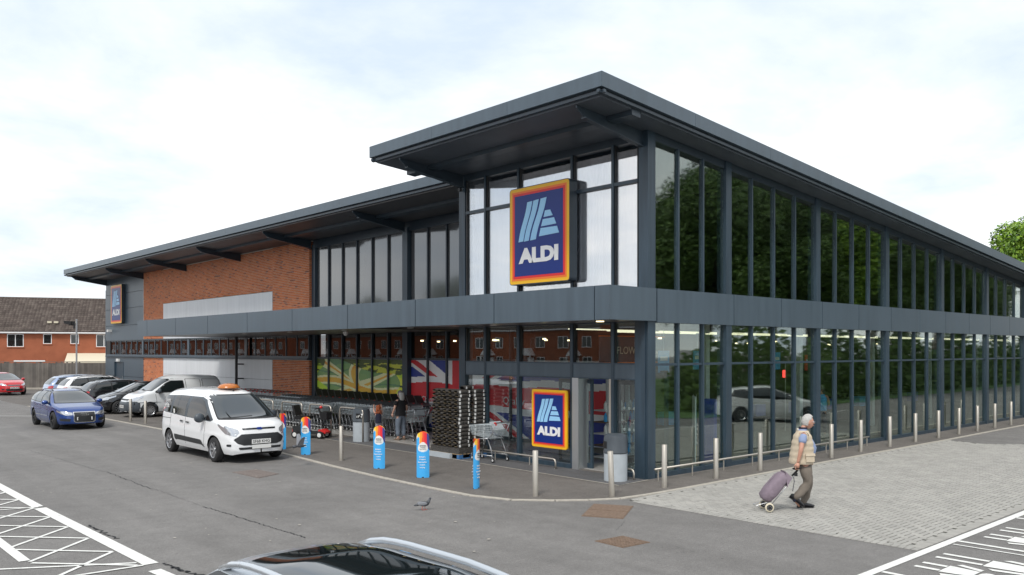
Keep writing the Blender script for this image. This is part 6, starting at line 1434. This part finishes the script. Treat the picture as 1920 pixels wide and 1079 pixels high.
obj('long_hair', loft([(-.03,0,1.54,.085,.085,1),(-.045,0,1.46,.080,.095,1),(-.06,0,1.38,.062,.095,1),(-.07,0,1.31,.045,.085,1),(-.075,0,1.24,.025,.055,1)]), 'hair_grey', wo, smooth=True)
for s_ in (-1, 1): shoe(wo, (-.01, s_*.12, .005), s_*.12, 0, .92, 'rust')
# ---- little girl, arms raised to the trolley handle
gi = thing('person', 'little girl with curly red hair reaching up to the trolley handle', 'person', (.36, 11.45, .009), radians(68))
k_ = .63; V_ = dict(pel=(0,0,.80), sp=(0,0,.98), ch=(0,0,1.18), nk=(0,0,1.32), hd=(.01,0,1.42), shR=(0,-.15,1.26), elR=(.12,-.22,1.44), wrR=(.20,-.20,1.68), shL=(0,.15,1.26), elL=(.12,.22,1.44), wrL=(.20,.20,1.68), hR=(0,-.08,.76), kR=(.01,-.09,.42), aR=(0,-.10,.08), fR=(.12,-.11,.04), hL=(0,.08,.76), kL=(.01,.09,.42), aL=(0,.10,.08), fL=(.12,.12,.04))
sc = lambda p: tuple(q*k_ for q in p); V2 = [sc(V_[k]) for k in ks]
link('body', skin_mesh('body', V2, [(ix[a], ix[b_]) for a, b_ in ed], [tuple(q*.62 for q in (rd[k] if isinstance(rd[k], tuple) else (rd[k],)*2)) for k in ks], 'skin_pale'), gi)
hb2 = MB(); hand(hb2, sc((.20,-.20,1.67)), (.5,0,1), 1, .62, 1.3); hand(hb2, sc((.20,.20,1.67)), (.5,0,1), -1, .62, 1.3); obj('hand', hb2, 'skin_pale', gi, smooth=True)
tv = [sc(p) for p in ((0,0,.80), (0,-.085,.74), (.01,-.09,.58), (.01,-.09,.42), (0,-.10,.26), (0,-.10,.12), (0,.085,.74), (.01,.09,.58), (.01,.09,.42), (0,.10,.26), (0,.10,.12), (0,0,.88))]
link('leggings', skin_mesh('leggings', tv, te, [tuple(q*.62 for q in r) for r in [(.15,.14),(.11,.11),(.09,.09),(.075,.075),(.065,.065),(.06,.06),(.11,.11),(.09,.09),(.075,.075),(.065,.065),(.06,.06),(.14,.13)]], 'leggings'), gi)
obj('top', loft([tuple(q*k_ if i < 5 else q for i, q in enumerate(r)) for r in ((0,0,.82,.15,.18,.95),(0,0,.98,.125,.155,.95),(0,0,1.16,.125,.16,.95),(0,0,1.27,.11,.16,.95),(0,0,1.33,.07,.10,1))]), 'navy', gi, smooth=True)
for s_ in (-1, 1): link('sleeve', chain([sc((0,s_*.145,1.25)), sc((.06,s_*.185,1.33))], [.05,.045], 'navy', 'sleeve'), gi)
head(gi, sc((.02, 0, 1.58)), 0, .84, 'skin_pale', 'hair_red')
random.seed(31); b = MB()
for i in range(90):
    a = random.uniform(.7, 2*pi-.7); z = random.uniform(.80, 1.10); r = .055+.05*(1.08-z)*1.3; b.ball((r*cos(a)*1.0, r*sin(a)*1.15, z), random.uniform(.016, .028), n=6, m=5)
obj('curls', b, 'hair_red', gi, smooth=True)
for s_ in (-1, 1): shoe(gi, (0, s_*.063, .004), s_*.15, 0, .62, 'pink')
# ================================================================== PIGEONS
pg = thing('pigeon', 'grey pigeon walking on the asphalt in front of the kerb line', 'pigeon', (-5.86, .50, .003), atan2(-.674, .739)+.25); pg.scale = (.82, .82, .82)
obj('body', MB().ball((0,0,.135), .115, .052, .056, n=16, m=12).tube([(.07,0,.15),(.11,0,.20),(.125,0,.245)], [.045,.034,.026], n=10).ball((.133,0,.262), .028, .022, .024, n=12, m=8).tube([(-.08,0,.13),(-.16,0,.105),(-.22,0,.09)], [.032,.026,.012], n=8), 'pigeon', pg, smooth=True)
pg.children[-1].rotation_euler = (0, radians(4), 0)
for s_ in (-1, 1):
    obj('wing', MB().ball((-.03, s_*.046, .145), .115, .014, .040, n=14, m=8), 'pigeonwing', pg, smooth=True)
    obj('leg', MB().tube([(.01+.03*s_, s_*.022, .095), (.0+.035*s_, s_*.022, .03), (.01+.035*s_, s_*.022, .004)], .006, n=6).bar((.01+.03*s_, s_*.022, .004), (.06+.03*s_, s_*.022, .003), .012, .006), 'pigeonfoot', pg)
obj('beak', MB().cyl((.155,0,.258), (.182,0,.250), .007, .001, n=6), 'greyplastic', pg)
pf_ = thing('pigeon', 'pigeon in flight with raised wings in front of a blue totem', 'pigeon', (-4.74, 7.17, .52), radians(-10)); pf_.scale = (.8, .8, .8)
obj('body', MB().ball((0,0,0), .13, .05, .05, n=14, m=10).ball((.14,0,.01), .03, .025, .025, n=10, m=8).tube([(-.1,0,0),(-.2,0,-.01),(-.25,0,-.015)], [.03,.045,.05], n=8), 'pigeon', pf_, smooth=True)
for s_, up in ((1, .34), (-1, .28)):
    P = [];
    for i in range(7): q = i/6; P.append([(.07-.02*q-.20*w_*(1-.55*q), s_*(.04+.24*q), .02+up*q+.03*sin(pi*q)-.01*w_) for w_ in (0, .33, .66, 1)])
    o = obj('wing', MB().grid(P).grid([[(p[0], p[1], p[2]-.008) for p in R_] for R_ in P]), 'pigeonwing', pf_, smooth=True)
# ================================================================== THINGS INSIDE THE SHOP, SEEN THROUGH THE GLASS
def inner_totem(x, y, r, lab):
    t = thing('advert_stand', lab, 'advert', (x, y, .02), r)
    def fn(u, v):
        if v > .80: return (.62, .62, .52)
        if v > .62: return (.62, .62, .52) if u > .35 else (.05, .30, .48)
        if u < .22: return (.62, .42, .02) if v < .3 else (.05, .30, .48)
        return (.72, .17+.08*u, .035)
    P = [[(-.26+.52*i/14, -.04*cos(pi*(i/14-.5)), 1.75*j/40+(.05*sin(i*.5) if j == 40 else 0)) for j in range(41)] for i in range(15)]
    color_mesh('printed_face', P, fn, 'poster', t); obj('backing', MB().box(-.26, .0, 0, .26, .03, 1.74), 'whitepanel', t)
    text('lettering', 'Which?', .1, 'inkdark', t, (.06, -.05, 1.52), ext=.001, fit=.22)
    for i, tx in enumerate(('Cheapest', 'Supermarket')): text('lettering', tx, .06, 'inkdark', t, (.06, -.05, 1.42-.07*i), ext=.001, fit=.26)
    for i, tx in enumerate(("Britain's", 'Cheapest', 'Supermarket', '2 years', 'running')): text('lettering', tx, .09, 'whiteplastic', t, (.02, -.05, 1.0-.12*i), ext=.001, fit=.34)
inner_totem(.62, .85, .75, 'orange advert stand just inside the corner glass'); inner_totem(2.62, .60, .75, 'orange advert stand inside the glass, right of the shelf of bottles')
sh = thing('shelf_unit', 'shelf of white bottles inside the corner glass', 'shelf', (1.25, 2.35, .02), 0)
for k in range(5): obj('shelf', MB().box(0, 0, .12+k*.3, 1.7, .45, .15+k*.3), 'rust' if k % 2 else 'whitepanel', sh)
random.seed(12)
btl = mesh_of('bottle', MB().lathe([(0,0),(.045,0),(.045,.16),(.018,.20),(.018,.23),(0,.23)], n=10), 'whiteplastic'); btb = mesh_of('bottle', MB().lathe([(0,0),(.045,0),(.045,.16),(.018,.20),(.018,.23),(0,.23)], n=10), 'signblueposter')
for k in range(5):
    for i in range(13):
        o = link('bottle', btl if random.random() < .75 else btb, None, (1.33+i*.125, 2.43, .173+k*.3), label='pale plastic bottle on the shelf inside the corner glass' , category='bottle', group='bottles on the shelf inside the corner glass')
t = thing('payment_kiosk', 'tall blue kiosk with a rounded top inside the glass beside the column', 'kiosk', (3.75, .85, .02)); b = MB().prism([(-.22,0),(.22,0),(.22,1.4)]+[(.22*cos(a*pi/8), 1.4+.22*sin(a*pi/8)) for a in range(1, 8)]+[(-.22,1.4)], -.2, .2, ax='y'); obj('body', b, 'postblue', t); obj('slot', MB().box(-.14, -.21, .25, .14, -.2, .6), 'black', t)
board = thing('hanging_sign', 'dark hanging shop sign reading FLOWERS inside the corner glass', 'sign', (1.45, 1.6, 2.62)); obj('panel', MB().box(-1.25, 0, 0, 1.25, .05, .62), 'bin_dark', board); text('lettering', 'FLOWERS', .3, 'render_cream', board, (-.1, -.01, .2), ext=.002, fit=1.1); obj('edge_strip', MB().box(-1.25, -.01, -.03, 1.25, .06, -.004), 'signorange', board); obj('edge_strip', MB().box(-1.25, -.01, .624, 1.25, .06, .65), 'signorange', board)
text('lettering', 'FLOWERS', .2, 'render_cream', board, (.95, -.01, .2), ext=.002, fit=.42)
for (x, y, z, m, lab) in ((5.6, 2.6, 2.35, 'signblueposter', 'blue'), (8.0, 3.2, 2.2, 'signred', 'red'), (9.3, 2.2, 2.3, 'signblueposter', 'second blue'), (12.8, 3, 2.2, 'signred', 'second red'), (2.15, 1.2, 2.35, 'signblueposter', 'small blue')):
    t = thing('hanging_sign', '%s promotional sign hanging inside the long glass front' % lab, 'sign', (x, y, z)); obj('card', MB().box(-.22, 0, 0, .22, .02, .55), m, t); obj('cord', MB().cyl((0, .01, .55), (0, .01, 1.1), .005, n=5), 'galv', t); obj('strip', MB().box(-.15, -.004, .3, .15, -.002, .4), 'whiteplastic', t)
for (x, y, lab) in ((8.6, 3.6, 'left'), (12.2, 3.6, 'middle'), (14.6, 3.6, 'right')):
    t = thing('lit_till_sign', '%s red lit till sign inside the long glass front' % lab, 'lit sign', (x, y, 1.95)); obj('lamp', MB().box(-.02, -.04, 0, .02, .04, .26), 'redlamp', t); obj('pole', MB().cyl((.1, 0, -1.9), (.1, 0, .5), .02, n=6), 'galv', t)
random.seed(14)
for i in range(9):
    x = 6+i*2.6; t = thing('checkout', 'dark till counter inside the glass, number %s from the entrance end' % ('one two three four five six seven eight nine'.split()[i]), 'counter', (x, 4.2, .02)); obj('counter', MB().box(-.5, 0, 0, .6, 2.2, .9), 'bin_dark', t); obj('belt', MB().box(-.4, .1, .9, .3, 2.1, .93), 'black', t); obj('goods', MB().box(-.3, -.3, .6, .3, -.05, 1.0), random.choice(['signblueposter', 'blackplastic', 'postblue']), t)
# a shopper at the tills
sx = thing('person', 'shopper in a blue and pale top seen through the glass near the tills', 'person', (12.0, 2.1, .02), radians(20)); k_ = 1.0
V_ = dict(pel=(0,0,.90), sp=(0,0,1.08), ch=(0,0,1.28), nk=(0,0,1.42), hd=(.01,0,1.52), shR=(0,-.18,1.36), elR=(.03,-.24,1.12), wrR=(.20,-.22,1.0), shL=(0,.18,1.36), elL=(.03,.24,1.12), wrL=(.20,.22,1.0), hR=(0,-.09,.86), kR=(.01,-.1,.47), aR=(0,-.11,.09), fR=(.12,-.12,.04), hL=(0,.09,.86), kL=(.01,.1,.47), aL=(0,.11,.09), fL=(.12,.13,.04))
V2 = [V_[k] for k in ks]; link('body', skin_mesh('body', V2, [(ix[a], ix[b_]) for a, b_ in ed], [rd[k] for k in ks], 'skin'), sx)
obj('top', loft([(0,0,.85,.14,.18,.95),(0,0,1.05,.135,.18,.95),(0,0,1.28,.135,.19,.95),(0,0,1.40,.08,.12,1)]), 'signblueposter', sx, smooth=True); tv = [(0,0,.88), (0,-.085,.82), (.01,-.10,.64), (.01,-.10,.46), (0,-.11,.27), (0,-.11,.1), (0,.085,.82), (.01,.10,.64), (.01,.10,.46), (0,.11,.27), (0,.11,.1), (0,0,.94)]
link('trousers', skin_mesh('trousers', tv, te, [(.155,.14),(.12,.12),(.10,.10),(.08,.08),(.075,.075),(.07,.07),(.12,.12),(.10,.10),(.08,.08),(.075,.075),(.07,.07),(.15,.14)], 'navy'), sx); head(sx, (.02, 0, 1.60), 0, 1.02, 'skin', 'hair_dark')
